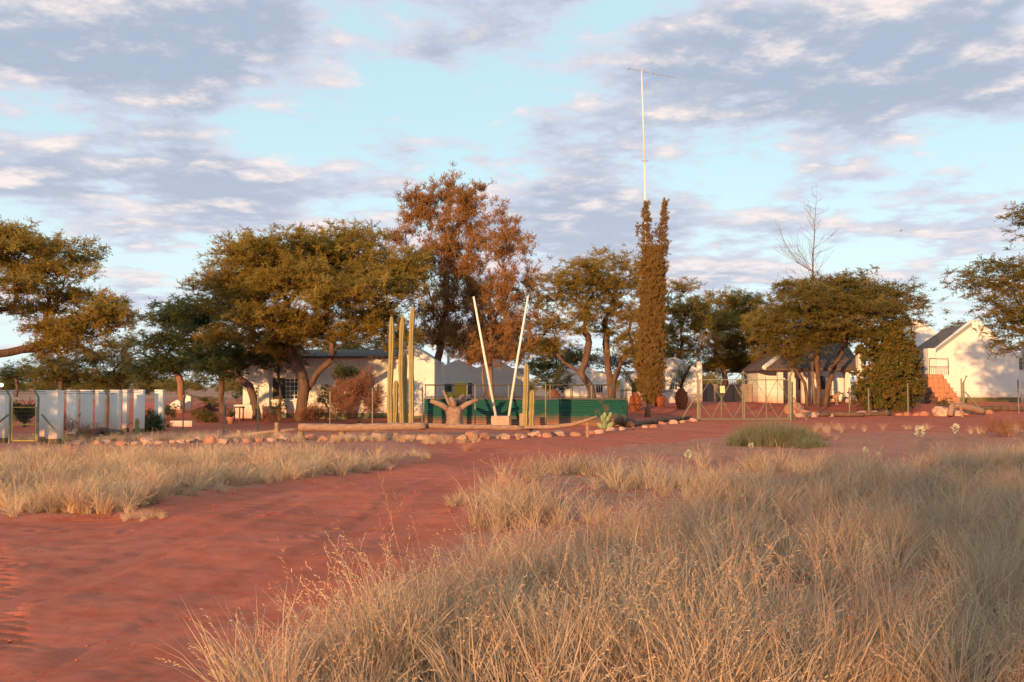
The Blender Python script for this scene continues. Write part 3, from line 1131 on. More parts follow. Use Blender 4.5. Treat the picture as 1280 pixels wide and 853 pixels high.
# unseen thorn trees added out of view so their crowns dapple grass and pillars
for i, (x, y, lab) in enumerate([(-6.3, -14.7, 'unseen thin crowned camel thorn added behind the camera to shade the field'),
                                 (-20.5, 18.0, 'small unseen thin crowned thorn added to shade the white pillars')]):
    foot = Vector((x, y, float(Hgt(x, y))))
    rng = np.random.default_rng(60 + i)
    t = thing('acacia_tree', foot, lab, 'tree', AC)
    hz = (-2.0, -2.9)[i]
    cs = [(0, 0, 5.9, 2.6, .6), (-1.8, .8, 5.4, 1.9, .6), (2.0, -.5, 5.3, 2.0, .6), (.4, 1.8, 5.2, 1.7, .5), (0, -1.9, 5.2, 1.8, .5)]
    A = []
    for cx, cy, cz, rr, rz_ in cs:
        v = rng.normal(0, 1, (18, 3))
        v /= np.linalg.norm(v, axis=1)[:, None]
        A.append(np.array(foot) + np.array([cx, cy, cz + hz]) + v * rng.uniform(0, 1, (18, 1)) ** .45 * np.array([rr, rr, rz_ + .2]))
    A = np.concatenate(A)
    f = np.array(foot)
    sk, _ = grow([[f - [0, 0, .1], f + [.1, 0, .7], f + [.0, .1, 2.6 + hz * .5]]], A, rng)
    V, F = skin(sk, .2, .010)
    me = np_mesh('trunk', V - f, F)
    me.materials.append(M['bark'])
    o = bpy.data.objects.new('trunk', me)
    COL.objects.link(o)
    o.parent = t
    c = np.repeat(A, (3, 5)[i], 0)
    pts = c + rng.normal(0, 1, c.shape) * np.array([.55, .55, .22]) * .8
    cr = scatter('crown', pts, np.stack([rng.normal(0, .3, len(pts)), rng.normal(0, .3, len(pts)), rng.uniform(0, 6.28, len(pts))], 1), rng.uniform(.8, 1.3, len(pts)), SPR['acacia'], t, rng=rng)
    cr['kind'] = 'stuff'


def cypress():
    rng = np.random.default_rng(70)
    D = 54.0
    foot = G(809, D)
    t = thing('cypress_tree', foot, 'narrow column of brown cypress with two pointed tips, by the green tank', 'tree')
    f = np.array(foot)
    s = D / FPX
    c0 = np.array(P(813, 500, D))
    # trunk with two leaders
    MB().tube([f - [0, 0, .1], np.array(P(810, 505, D)), np.array(P(812, 440, D)), np.array(P(811, 350, D)), np.array(P(808, 262, D))], [.17, .14, .12, .08, .02], 8).tube(
        [np.array(P(812, 400, D)), np.array(P(824, 340, D + .2)), np.array(P(831, 258, D + .2))], [.07, .05, .015], 6).build('trunk', M['barkRed'], t, smooth=True)
    prof = [(812, 503, 5), (812, 492, 14), (812, 475, 20), (814, 440, 18.5), (814, 400, 17.5), (815, 360, 18), (816, 332, 18), (818, 312, 13)]
    pts, rot = [], []

    szs = []

    def put(px, py, w, n, dd=0, sz=.75):
        a = rng.uniform(0, 2 * math.pi, n)
        rr = w * np.sqrt(rng.uniform(.04, 1.08, n)) * (1 + .05 * np.sin(a * 5 + py * .06))
        for k in range(n):
            q = P(px + rr[k] * math.cos(a[k]), py + rng.uniform(-4, 4), D)
            szs.append(sz * rng.uniform(.7, 1.2))
            pts.append((q.x, D + dd + rr[k] * s * math.sin(a[k]), q.z))
            rot.append((-math.sin(a[k]) * .38, math.cos(a[k]) * .38, rng.uniform(0, 6.28)))
    for py in np.arange(312, 503, 2.0):
        i = max(j for j in range(len(prof)) if prof[j][1] >= py - 1e-6 and True) if py <= 503 else 0
        i = min(max(i, 0), len(prof) - 2)
        a, b = prof[i], prof[i + 1]
        tt = (py - a[1]) / (b[1] - a[1])
        w = a[2] + (b[2] - a[2]) * tt
        put(a[0] + (b[0] - a[0]) * tt, py, w * (.86 + .10 * math.sin(py * .21) + rng.normal(0, .05)), 58)
    for py in np.arange(256, 326, 1.8):
        put(808 + math.sin(py * .3) * 1.2, py, 2.6 + (py - 256) * .13 + 1.3 * math.sin(py * .45), 14, 0, .5)
        put(832 - (py - 256) * .06 + math.sin(py * .23), py - 3, 2.3 + (py - 256) * .11 + 1.2 * math.sin(py * .37 + 1), 14, .2, .5)
    for k in range(14):
        put(797 + rng.normal(0, 1.2), 283 + k * .9, 1.2, 3, 0, .4)
        put(820 + rng.normal(0, 1.2), 285 + k * 1.2, 1.6, 3, 0, .4)
    m = len(pts)
    cr = scatter('crown', pts, rot, np.array(szs), SPR['cypress'], t, rng=rng)
    cr['kind'] = 'stuff'


cypress()


def bare_tree():
    rng = np.random.default_rng(77)
    D = 64.0
    foot = G(1017, D)
    t = thing('dead_tree', foot, 'leafless grey dead tree rising as a spike above the wide dark camel thorn', 'tree')
    sk = Skeleton()
    line = [(1017, 505), (1015, 450), (1014, 400), (1016, 340), (1018, 290), (1020, 255), (1021, 230)]
    last = sk.add(np.array(foot) - [0, 0, .1], -1)
    stem = [last]
    for a, b in zip(line[:-1], line[1:]):
        n = max(2, int((a[1] - b[1]) / 7))
        for k in range(1, n + 1):
            q = P(a[0] + (b[0] - a[0]) * k / n + rng.normal(0, .25), a[1] + (b[1] - a[1]) * k / n, D + rng.normal(0, .03))
            last = sk.add(np.array(q), last)
            stem.append(last)
    top = sk.p[stem[-1], 2]

    def branch(i, az, e, L, lvl):
        d = np.array([math.cos(az) * math.cos(e), math.sin(az) * math.cos(e), math.sin(e)])
        n = max(2, int(L / .3))
        l = i
        for k in range(n):
            d = d + np.array([0, 0, .06]) + rng.normal(0, .07, 3)
            d /= np.linalg.norm(d)
            l = sk.add(sk.p[l] + d * L / n, l)
            if lvl < 2 and rng.uniform() < (.75 if lvl == 0 else .5):
                branch(l, az + rng.choice([-1, 1]) * rng.uniform(.3, .8), e + rng.uniform(-.1, .4), L * (1 - k / n) * .55 + .15, lvl + 1)
    for i in stem[6:-2]:
        z = sk.p[i, 2]
        for _ in range(2):
            if rng.uniform() < .8:
                Lm = (top - z) * .33 + .25
                branch(i, rng.uniform(0, 6.28), rng.uniform(.25, .8), Lm * rng.uniform(.6, 1.1), 0)
    for _ in range(5):   # the spreading dead limbs on the gate side
        branch(stem[22], math.pi + rng.uniform(-.6, .6), rng.uniform(.4, .9), rng.uniform(2.6, 3.9), 0)
    V, F = skin(sk, .12, .0042, n=5)
    me = np_mesh('trunk', V - np.array(foot), F)
    me.materials.append(M['barkGrey'])
    o = bpy.data.objects.new('trunk', me)
    COL.objects.link(o)
    o.parent = t


bare_tree()


def bush(name, label, px, D, lobes, spray, seed, dens=2.2, tw=9, size=(.6, 1.1), cat='shrub', group=None, clump=(.3, .3, .25), R0=.05, nst=4):
    rng = np.random.default_rng(seed)
    foot = G(px, D)
    t = thing(name, foot, label, cat, group)
    attr = lobe_points(lobes, D, rng, dens, .6, 0.0)
    attr[:, 2] = np.maximum(attr[:, 2], foot.z + .15)
    f = np.array(foot)
    tr = []
    for k in range(nst):
        a = k * 2 * math.pi / nst
        d = np.array([math.cos(a), math.sin(a), 0])
        tr.append([f - [0, 0, .06] + d * .06, f + d * .12 + [0, 0, .25]])
    sk, _ = grow(tr, attr, rng, seg=.3, free=.6)
    V, F = skin(sk, R0, .006, n=5)
    me = np_mesh('stem', V - f, F)
    me.materials.append(M['barkRed'])
    o = bpy.data.objects.new('stem', me)
    COL.objects.link(o)
    o.parent = t
    c = np.repeat(attr, tw, 0)
    pts = c + rng.normal(0, 1, c.shape) * np.array(clump) * .6
    pts[:, 2] = np.maximum(pts[:, 2], f[2] + .05)
    m = len(pts)
    cr = scatter('foliage', pts, np.stack([rng.normal(0, .4, m), rng.normal(0, .4, m), rng.uniform(0, 6.28, m)], 1), rng.uniform(*size, m), SPR[spray], t, rng=rng)
    cr['kind'] = 'stuff'
    return t


bush('dry_bush', 'rounded rust red dry bush behind the long log, beside the tall cacti', 448, 45, [(448, 496, 38, 24), (430, 510, 24, 14), (466, 506, 24, 18), (455, 480, 22, 12)], 'red', 80, dens=3.4, tw=11)
bush('shrub', 'green leafy shrub behind the rust red bush', 424, 47, [(426, 478, 20, 20), (415, 492, 18, 16), (440, 470, 18, 12)], 'dark', 81)
bush('dry_bush', 'low rust brown dry bush at the foot of the broad camel thorn', 396, 47.5, [(398, 517, 16, 8), (384, 520, 10, 6)], 'red', 82)
bush('creeper_shrub', 'tall creeper covered shrub, green turning orange, in front of the hipped roof house', 1108, 60,
     [(1110, 422, 22, 14), (1112, 445, 31, 18), (1108, 470, 34, 20), (1108, 494, 34, 16), (1132, 478, 18, 24), (1085, 490, 14, 18), (1125, 440, 18, 18)], 'ivy', 83, dens=3.4, tw=11, size=(.9, 1.7), clump=(.5, .5, .5), R0=.09)
bush('shrub', 'dark shrub behind the wire gate between two white pillars', 35, 42, [(35, 515, 14, 10), (28, 520, 10, 8)], 'dark', 84)
for i, (px, D, lb, spr, lab) in enumerate([
    (352, 50, [(352, 512, 12, 9)], 'dark', 'round green shrub under the farmhouse shutter'),
    (410, 50.5, [(408, 500, 16, 14), (420, 510, 14, 10)], 'mid', 'olive shrub between the camel thorn trunk and the rust red bush'),
    (335, 48, [(335, 520, 14, 5)], 'red', 'low rusty scrub at the feet of the slanting stems'),
    (212, 50, [(212, 515, 9, 7)], 'dark', 'round dark shrub before the low sloping white wall'),
    (246, 47, [(246, 520, 14, 6), (258, 522, 10, 5)], 'mid', 'low wide olive shrub in the middle of the bare garden'),
    (268, 62, [(268, 502, 12, 8), (255, 498, 10, 8)], 'mid', 'olive shrub behind the dark red canvas heap'),
    (305, 60, [(303, 496, 10, 12)], 'dark', 'upright dark shrub at the corner of the farmhouse')]):
    bush('shrub', lab, px, D, lb, spr, 180 + i, dens=3.5, tw=9, size=(.4, .8))
bush('shrub', 'dark low shrub at the foot of the last white pillar', 190, 37.5, [(190, 531, 9, 7)], 'dark', 85, dens=5)
bush('dry_bush', 'thin red bush between the double white pillar and the next', 84, 31, [(84, 532, 6, 12)], 'red', 86, dens=5, size=(.3, .6))
bush('dry_bush', 'thin red bush in front of the shaded white pillars', 105, 32, [(106, 545, 12, 6)], 'red', 87, dens=5, size=(.3, .6))
bush('shrub', 'dark shrub behind the railing by the second gum', 700, 60, [(696, 476, 18, 18), (680, 468, 14, 16)], 'dark', 88)
bush('shrub', 'bushy green shrub beside the dark stump of a log near the brick steps', 1182, 57, [(1180, 506, 8, 6)], 'dark', 89, dens=6, size=(.3, .6))
bush('dry_bush', 'wispy red brown bush standing at the edge of the tall grass', 1262, 33, [(1262, 532, 26, 14), (1244, 540, 12, 8)], 'red', 90, dens=2.6, tw=5, size=(.45, .8), R0=.02)


def far_bush():
    """the thorn bush that closes the plain behind the farm: one mass"""
    rng = np.random.default_rng(99)
    C = []
    for k in range(420):
        y = rng.uniform(130, 420)
        x = rng.uniform(-.9, .9) * y
        h = rng.uniform(1.4, 4.2)
        w = rng.uniform(1.5, 4.5)
        n = int(10 + 6 * w)
        v = rng.normal(0, 1, (n, 3))
        v /= np.linalg.norm(v, axis=1)[:, None]
        C.append(np.array([x, y, .6 + h * .55]) + v * rng.uniform(.3, 1, (n, 1)) * np.array([w, w, h * .5]))
    pts = np.concatenate(C)
    m = len(pts)
    o = scatter('far_bushveld', pts, np.stack([rng.normal(0, .5, m), rng.normal(0, .5, m), rng.uniform(0, 6.28, m)], 1), rng.uniform(2.0, 3.6, m), SPR['mid'], rng=rng)
    tag(o, 'thorn bush country closing the plain behind the farm', 'bushveld', kind='stuff')


far_bush()


# ------------------------------------------------------------------ buildings
def Xp(px, D):
    return (px - 640) / FPX * D


def Zp(py, D):
    return P(640, py, D).z


def poly(D, pts):
    return [(Xp(a, D), Zp(b, D)) for a, b in pts]


def holed_wall(mb, x0, x1, z0, z1, y0, y1, holes):
    x = x0
    for hx0, hx1, hz0, hz1 in sorted(holes):
        mb.box(x, hx0, y0, y1, z0, z1)
        mb.box(hx0, hx1, y0, y1, z0, hz0)
        mb.box(hx0, hx1, y0, y1, hz1, z1)
        x = hx1
    mb.box(x, x1, y0, y1, z0, z1)


def window(parent, x0, x1, z0, z1, y, nx, nz, bar=.035, fr=.07, sill=True):
    """a window set back in its opening: frame and glazing bars, glass, sill"""
    f = MB()
    f.box(x0, x0 + fr, y, y + .06, z0, z1).box(x1 - fr, x1, y, y + .06, z0, z1)
    f.box(x0 + fr, x1 - fr, y, y + .06, z0, z0 + fr).box(x0 + fr, x1 - fr, y, y + .06, z1 - fr, z1)
    for i in range(1, nx):
        xx = x0 + (x1 - x0) * i / nx
        f.box(xx - bar / 2, xx + bar / 2, y + .01, y + .05, z0 + fr, z1 - fr)
    for j in range(1, nz):
        zz = z0 + (z1 - z0) * j / nz
        f.box(x0 + fr, x1 - fr, y + .012, y + .048, zz - bar / 2, zz + bar / 2)
    w = f.build('window', M['frame'], parent)
    for i in range(nx):
        for j in range(nz):
            a, b_ = x0 + (x1 - x0) * i / nx, x0 + (x1 - x0) * (i + 1) / nx
            c, d = z0 + (z1 - z0) * j / nz, z0 + (z1 - z0) * (j + 1) / nz
            MB().box(a + .012, b_ - .012, y + .025, y + .032, c + .012, d - .012).build('pane', M['glass'], w)
    if sill:
        MB().box(x0 - .06, x1 + .06, y - .28, y - .003, z0 - .07, z0 - .004).build('sill', M['frame'], w)
    return w


def house_left():
    D = 53.0
    x0, x1 = Xp(304, D), Xp(505, D)
    zt = Zp(447, D)
    t = thing('farmhouse', (Xp(420, D), D, 0), 'long white farmhouse with grid windows and a tall end gable behind the camel thorn', 'house')
    wa = (Xp(341, D), Xp(373, D), Zp(500, D), Zp(472, D))
    wb = (Xp(313, D), Xp(324, D), Zp(506, D), Zp(483, D))
    w = MB()
    holed_wall(w, x0, x1, .28, zt, D, D + .3, [wb, wa])
    w.box(x0, x0 + .3, D + .3, D + 7, .28, zt)
    w.box(x0, x1, D + 7, D + 7.3, .28, zt)
    wall = w.build('wall', M['white'], t)
    MB().box(x0 - .04, x1, D - .04, D + .3, -.1, .278).build('plinth', M['plinth'], t)
    MB().box(Xp(331, D), Xp(338, D), D - .22, D - .003, .2, zt).build('pilaster', M['white'], t)
    MB().box(x0 + .32, x1, D + 1.6, D + 1.65, .3, zt - .05).build('inner_wall', M['dark'], t)
    window(t, *wa, D + .12, 6, 5)
    s = MB()
    xm = wa[0] + (wa[1] - wa[0]) * .46
    s.box(wa[0] + .03, xm, D + .02, D + .06, wa[2] + .03, wa[3] - .03)
    for k in range(9):
        zz = wa[2] + .1 + k * (wa[3] - wa[2] - .2) / 9
        s.box(wa[0] + .08, xm - .05, D + .005, D + .02, zz, zz + .06)
    s.build('shutter', M['shutter'], t)
    window(t, *wb, D + .12, 2, 5)
    # gable end
    g = MB().prism_y(poly(D - .6, [(503, 520), (543, 520), (543, 450), (517, 433), (503, 439)]), D - .6, D + 7.4)
    g.build('gable', M['white'], t)
    MB().box(Xp(502, D - .6), Xp(544, D - .6), D - .65, D + 2, -.1, Zp(520, D - .6) - .004).build('plinth', M['plinth'], t)
    r = MB()
    r.slab([(x0 - .3, D - .5, zt + .05), (x1 - .02, D - .5, zt + .05), (x1 - .02, D + 3.6, zt + .55), (x0 - .3, D + 3.6, zt + .55)], .1)
    r.slab([(x0 - .3, D + 3.6, zt + .55), (x1 - .02, D + 3.6, zt + .55), (x1 - .02, D + 7.7, zt + .05), (x0 - .3, D + 7.7, zt + .05)], .1)
    r.build('roof', M['roof'], t)
    MB().box(Xp(294, 51.8), Xp(330, 51.8), 51.6, 51.85, .02, Zp(506, 51.8)).build('porch_wall', M['white'], t)


def house_mid():
    D = 63.0
    t = thing('cottage', (Xp(602, D), D, float(Hgt(-2, D))), 'white cottage with two curved gables and a metal chimney behind the green tank', 'house')
    top = [(546, 466), (551, 459), (561, 454), (572, 450), (582, 453), (589, 457), (596, 460), (604, 457), (614, 450), (622, 449), (632, 455), (645, 463), (657, 470)]
    pl = poly(D, [(546, 508), (657, 508)] + list(reversed(top)))
    MB().prism_y(pl, D, D + .35).build('gable', M['white'], t)
    a, b = Xp(547, D), Xp(656, D)
    MB().box(a, b, D + .36, D + 6, .2, Zp(468, D)).build('wall', M['white'], t)
    MB().slab([(a, D + .37, Zp(467, D)), (b, D + .37, Zp(467, D)), (b, D + 6.2, Zp(458, D)), (a, D + 6.2, Zp(458, D))], .08).build('roof', M['roof'], t)
    for (p0, p1, q0, q1) in ((555, 566, 491, 479), (584, 591, 496, 478)):
        f = MB().box(Xp(p0, D), Xp(p1, D), D - .05, D - .003, Zp(q0, D), Zp(q1, D)).build('window', M['frame'], t)
        MB().box(Xp(p0, D) + .05, Xp(p1, D) - .05, D - .06, D - .052, Zp(q0, D) + .05, Zp(q1, D) - .05).build('pane', M['glass'], f)
    MB().box(Xp(567.5, D), Xp(582.5, D), D - .08, D - .003, Zp(495, D), Zp(479, D)).build('door', M['yellow'], t)
    MB().box(Xp(553, D), Xp(567, D), D - .30, D - .09, Zp(497, D), Zp(492, D)).build('bench', M['yellow'], t)
    c = P(560.5, 456, D + 1.0)
    ch = MB().tube([c - Vector((0, 0, .5)), P(560.5, 438, D + 1.0)], .09, 10).build('chimney', M['galv'], t, smooth=True)
    q = P(560.5, 437, D + 1.0)
    MB().lathe((q.x, q.y, q.z), [(.24, 0), (.22, .04), (.03, .2)], 12).build('cowl', M['galv'], ch)
    c2 = P(553, 480, D)


def house_white(name, D, pl, label, wins=(), depth=5):
    xs = [a for a, b in pl]
    xm = Xp(sum(xs) / len(xs), D)
    t = thing(name, (xm, D, float(Hgt(xm, D))), label, 'house')
    MB().prism_y(poly(D, pl), D, D + .3).build('gable', M['white'], t)
    x0, x1 = Xp(min(xs), D) + .05, Xp(max(xs), D) - .05
    zt = Zp(max(b for a, b in pl if b < 495) , D) - .1
    MB().box(x0, x1, D + .31, D + depth, .3, zt).build('wall', M['white'], t)
    MB().slab([(x0, D + .32, zt + .1), (x1, D + .32, zt + .1), (x1, D + depth + .2, zt + .5), (x0, D + depth + .2, zt + .5)], .08).build('roof', M['roof'], t)
    for (p0, p1, q0, q1) in wins:
        f = MB().box(Xp(p0, D), Xp(p1, D), D - .05, D - .003, Zp(q0, D), Zp(q1, D)).build('window', M['frame'], t)
        n = 3
        for i in range(n):
            a = Xp(p0, D) + .05 + (Xp(p1, D) - Xp(p0, D) - .1) * i / n
            b = Xp(p0, D) + .05 + (Xp(p1, D) - Xp(p0, D) - .1) * (i + 1) / n
            MB().box(a + .015, b - .015, D - .06, D - .052, Zp(q0, D) + .05, Zp(q1, D) - .05).build('pane', M['glass'], f)
    return t


def house_hip():
    t = thing('veranda_house', (Xp(1020, 68), 68, .6), 'white veranda house under a dark hipped roof with an arched door', 'house')
    Df, Dw = 66.2, 69.5
    ze = Zp(461, Df)
    x0, x1 = Xp(957, Df), Xp(1074, Df)
    gz = .45
    w = MB().box(x0 + .3, x1, Dw, Dw + 5, gz, ze + .1)
    w.build('wall', M['white'], t)
    # lit end wall beside the gate
    MB().box(Xp(957, 67), Xp(971, 67), 66.9, 67.2, gz, Zp(470, 67)).build('screen_wall', M['white'], t)
    for px in (976, 990, 1006, 1019, 1060):
        MB().box(Xp(px, Df) - .17, Xp(px, Df) + .17, Df + .1, Df + .44, gz, ze - .15).build('column', M['white'], t)
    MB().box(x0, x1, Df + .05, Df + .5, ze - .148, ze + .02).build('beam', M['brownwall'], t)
    # arched door
    D = Dw
    pts = [(1039, 500), (1055, 500), (1055, 474)]
    for k in range(1, 12):
        a = math.pi * k / 12
        pts.append((1047 + 8 * math.cos(a), 474 - 10 * math.sin(a)))
    pts.append((1039, 474))
    dr = MB().prism_y(poly(D, pts), D - .08, D - .003).build('door', M['frame'], t)
    pts2 = [(1036, 474)] + [(1047 + 11 * math.cos(math.pi * (1 - k / 12)), 474 - 13 * math.sin(math.pi * k / 12)) for k in range(13)] + [(1058, 474)]
    ring = []
    for k in range(13):
        a = math.pi * k / 12
        ring.append(((1047 + 11 * math.cos(a), 474 - 13 * math.sin(a)), (1047 + 8.4 * math.cos(a), 474 - 10.4 * math.sin(a))))
    mb = MB()
    for (o1, i1), (o2, i2) in zip(ring[:-1], ring[1:]):
        mb.prism_y(poly(D, [i1, o1, o2, i2]), D - .12, D - .004)
    mb.box(Xp(1055.4, D), Xp(1058, D), D - .12, D - .004, gz, Zp(474, D)).box(Xp(1036, D), Xp(1038.6, D), D - .12, D - .004, gz, Zp(474, D))
    mb.build('arch', M['brownwall'], dr)
    q = P(1041, 487, D - .1)
    MB().box(q.x, q.x + .05, D - .13, D - .082, q.z - .06, q.z + .06).build('handle', M['galv'], dr)
    for p0, p1 in ((997, 1004), (1024, 1032)):
        f = MB().box(Xp(p0, Dw), Xp(p1, Dw), Dw - .05, Dw - .003, Zp(488, Dw), Zp(469, Dw)).build('window', M['frame'], t)
        MB().box(Xp(p0, Dw) + .06, Xp(p1, Dw) - .06, Dw - .06, Dw - .052, Zp(488, Dw) + .06, Zp(469, Dw) - .06).build('pane', M['glass'], f)
    # roof
    De, Dr = 65.4, 71.0
    A = Vector((Xp(955, De), De, Zp(461, De)))
    B = Vector((Xp(1080, De), De, Zp(461, De)))
    Cc = Vector((Xp(1080, De), Dr, Zp(411, Dr)))
    E = Vector((Xp(1024, Dr), Dr, Zp(411, Dr)))
    Fk = Vector((A.x, 77.0, A.z))
    Gk = Vector((B.x, 77.0, A.z))
    n = 26
    rf = MB()
    rf.slab([A, B, Cc, E], .12)
    v = [A, E, Fk, A - Vector((0, 0, .1)), E - Vector((0, 0, .1)), Fk - Vector((0, 0, .1))]
    rf.add(v, [(0, 1, 2), (5, 4, 3), (0, 3, 4, 1), (1, 4, 5, 2), (2, 5, 3, 0)])
    rf.slab([Fk, E, Cc, Gk], .12)
    r = rf.build('roof', M['roof'], t)
    # ribs of the roof sheets
    rb = MB()
    for k in range(1, n):
        u = k / n
        lo = A.lerp(B, u)
        # top end lies on the hip or on the ridge
        if lo.x < E.x:
            s = (lo.x - A.x) / (E.x - A.x)
            hi = Vector((lo.x, A.y + (Dr - De) * s, A.z + (E.z - A.z) * s))
        else:
            hi = Vector((lo.x, Dr, E.z))
        rb.tube([lo + Vector((0, 0, .02)), hi + Vector((0, 0, .02))], .025, 4)
    rb.build('rib', M['roof'], r)
    MB().tube([A + Vector((0, -.02, .06)), E + Vector((0, 0, .1))], .16, 6).build('hip_cap', M['white'], r)
    MB().box(Xp(1071, 65), Xp(1080, 65), 64.7, 65.2, .4, Zp(434, 65)).build('pier', M['white'], t)


def house_gable():
    D = 67.0
    t = thing('gabled_house', (Xp(1218, D), D, .6), 'white house with a steep front gable, dark roof and brick steps', 'house')
    gp = [(1167, 497), (1274, 497), (1274, 446), (1226, 401), (1216, 400), (1167, 438.5)]
    MB().prism_y(poly(D, gp), D, D + .35).build('gable', M['white'], t)
    MB().box(Xp(1166.6, D), Xp(1274.4, D), D - .05, D + .36, .3, Zp(497, D) - .004).build('plinth', M['olive'], t)
    xe, xr = Xp(1153, D), Xp(1220.5, D)
    ze, zr = Zp(450, D), Zp(404.5, D)
    r = MB()
    y1 = D + 4.6
    r.slab([(xe, D + .36, ze), (xr, D + .36, zr), (xr, y1, zr), (xe, y1, ze)], .14)
    xw = Xp(1275, D)
    r.slab([(xr, D + .36, zr), (xw, D + .36, Zp(449, D)), (xw, y1, Zp(449, D)), (xr, y1, zr)], .14)
    rf = r.build('roof', M['roof'], t)
    MB().slab([(xe, D - .10, ze + .06), (Xp(1215, D), D - .10, Zp(403, D)), (Xp(1215, D), D - .005, Zp(403, D)), (xe, D - .005, ze + .06)], .22).build('barge_board', pmat('grey_green_board', (0.20, 0.23, 0.22), (0.25, 0.27, 0.25), 6, 0.7), rf)
    MB().box(Xp(1167, D) + .02, Xp(1274, D) - .02, D + .36, y1 - .1, .4, Zp(452, D)).build('wall', M['white'], t)
    MB().box(Xp(1157, D), Xp(1167, D) - .02, D - .45, D + .3, .62, Zp(436, D)).build('pier', M['white'], t)
    MB().box(Xp(1157, D) - .03, Xp(1167, D), D - .48, D + .3, .2, .616).build('plinth', M['olive'], t)
    # doorway under the eave: its shade is painted as a near-black door panel
    dw = D + 3.4
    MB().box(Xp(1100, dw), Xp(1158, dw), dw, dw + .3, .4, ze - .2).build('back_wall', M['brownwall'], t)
    MB().box(Xp(1128, dw), Xp(1150, dw), dw - .06, dw - .003, .55, ze - .75).build('door', M['dark'], t)
    MB().box(xe, Xp(1157, D), D + .4, D + 4.4, ze - .42, ze - .15).build('beam', M['white'], t)
    # lower wall carrying on past the gable
    MB().box(Xp(1274.2, D), Xp(1345, D), D + .9, D + 1.2, .4, Zp(440, D)).build('wall', M['white'], t)
    f = MB().box(Xp(1275, D), Xp(1293, D), D + .84, D + .897, Zp(463, D), Zp(446, D)).build('window', M['frame'], t)
    for i in range(3):
        a = Xp(1275, D) + .05 + i * .3
        MB().box(a, a + .26, D + .83, D + .838, Zp(463, D) + .05, Zp(446, D) - .05).build('pane', M['glass'], f)
    # rear gable
    D2 = 79.0
    MB().prism_y(poly(D2, [(1096, 500), (1192, 500), (1192, 430), (1150, 400), (1142, 400), (1096, 434)]), D2, D2 + .4).build('rear_gable', M['white'], t)
    # brick steps up to the landing
    n, y0, run = 7, D - 2.9, .33
    zb, ztp = .42, Zp(468, D - .6)
    rise = (ztp - zb) / n
    for k in range(n):
        s = k / (n - 1)
        xa = Xp(1168 - 7 * s, D - 2)
        xb = xa + 1.42
        ya, yb = y0 + k * run, D - .47
        zc = zb + k * rise
        st = MB().box(xa + .01, xb - .01, ya + .015, yb, zc + .004 - (.3 if k == 0 else 0), zc + rise - .02).build('step', M['mortar'], t)
        off = .0 if k % 2 == 0 else -.17
        x = xa + off
        while x < xb - .05:
            a, b = max(x, xa) + .012, min(x + .34, xb) - .012
            if b - a > .06:
                MB().box(a, b, ya, ya + run + .1, zc + .012, zc + rise).build('brick', M['brick'], st)
            x += .34
    rl = MB()
    zl = ztp
    xa, xb, yy = Xp(1161.5, D - .6), Xp(1185, D - .6), D - .62
    for z in (zl + .5, zl + 1.05):
        rl.tube([(xa, yy, z), (xb, yy, z)], .02, 6)
    for k in range(2):
        rl.tube([((xa, xb)[k], yy, zl), ((xa, xb)[k], yy, zl + 1.06)], .022, 6)
    for k in range(1, 9):
        x = xa + (xb - xa) * k / 9
        rl.tube([(x, yy, zl), (x, yy, zl + .5)], .01, 5)
    rl.build('handrail', M['darkRail'], t)


house_left()
house_mid()
house_white('outbuilding', 69, [(695, 508), (763, 508), (763, 470), (740, 462), (728, 456), (720, 457), (695, 470)], 'white outbuilding seen between the leaning camel thorn trunks', [(744, 754, 492, 480)])
house_white('outbuilding', 68, [(784, 508), (877.5, 508), (877.5, 452), (871.5, 452), (871.5, 461), (863, 457), (852, 450), (845, 447), (838, 447), (820, 455), (784, 470)],
            'white outbuilding with a sloping parapet ending in a pier, behind the short palm', [(836, 847, 488, 480), (788, 797, 496, 478)])
house_hip()
house_gable()


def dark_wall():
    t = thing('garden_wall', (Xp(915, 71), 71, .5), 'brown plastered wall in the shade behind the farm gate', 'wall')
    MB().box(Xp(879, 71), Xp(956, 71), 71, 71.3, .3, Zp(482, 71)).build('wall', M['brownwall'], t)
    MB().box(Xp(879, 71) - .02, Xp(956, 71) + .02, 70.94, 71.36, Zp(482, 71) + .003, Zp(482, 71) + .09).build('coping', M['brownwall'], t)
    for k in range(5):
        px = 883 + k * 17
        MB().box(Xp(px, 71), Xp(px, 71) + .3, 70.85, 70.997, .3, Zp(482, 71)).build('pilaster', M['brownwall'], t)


dark_wall()


# ------------------------------------------------------------------ white pillars and their gate
def pillar(px0, px1, D, depth, label, group=None, zt=1.50):
    x0, x1 = Xp(px0, D), Xp(px1, D)
    g = float(Hgt((x0 + x1) / 2, D))
    t = thing('white_pillar', ((x0 + x1) / 2, D, g), label, 'pillar', group)
    MB().box(x0, x1, D, D + depth, g + .145, zt).build('shaft', M['white'], t)
    MB().box(x0 - .015, x1 + .015, D - .015, D + depth + .015, g - .1, g + .141).build('plinth', M['olive'], t)
    MB().box(x0 - .012, x1 + .012, D - .012, D + depth + .012, zt + .003, zt + .05).build('cap', M['white'], t)


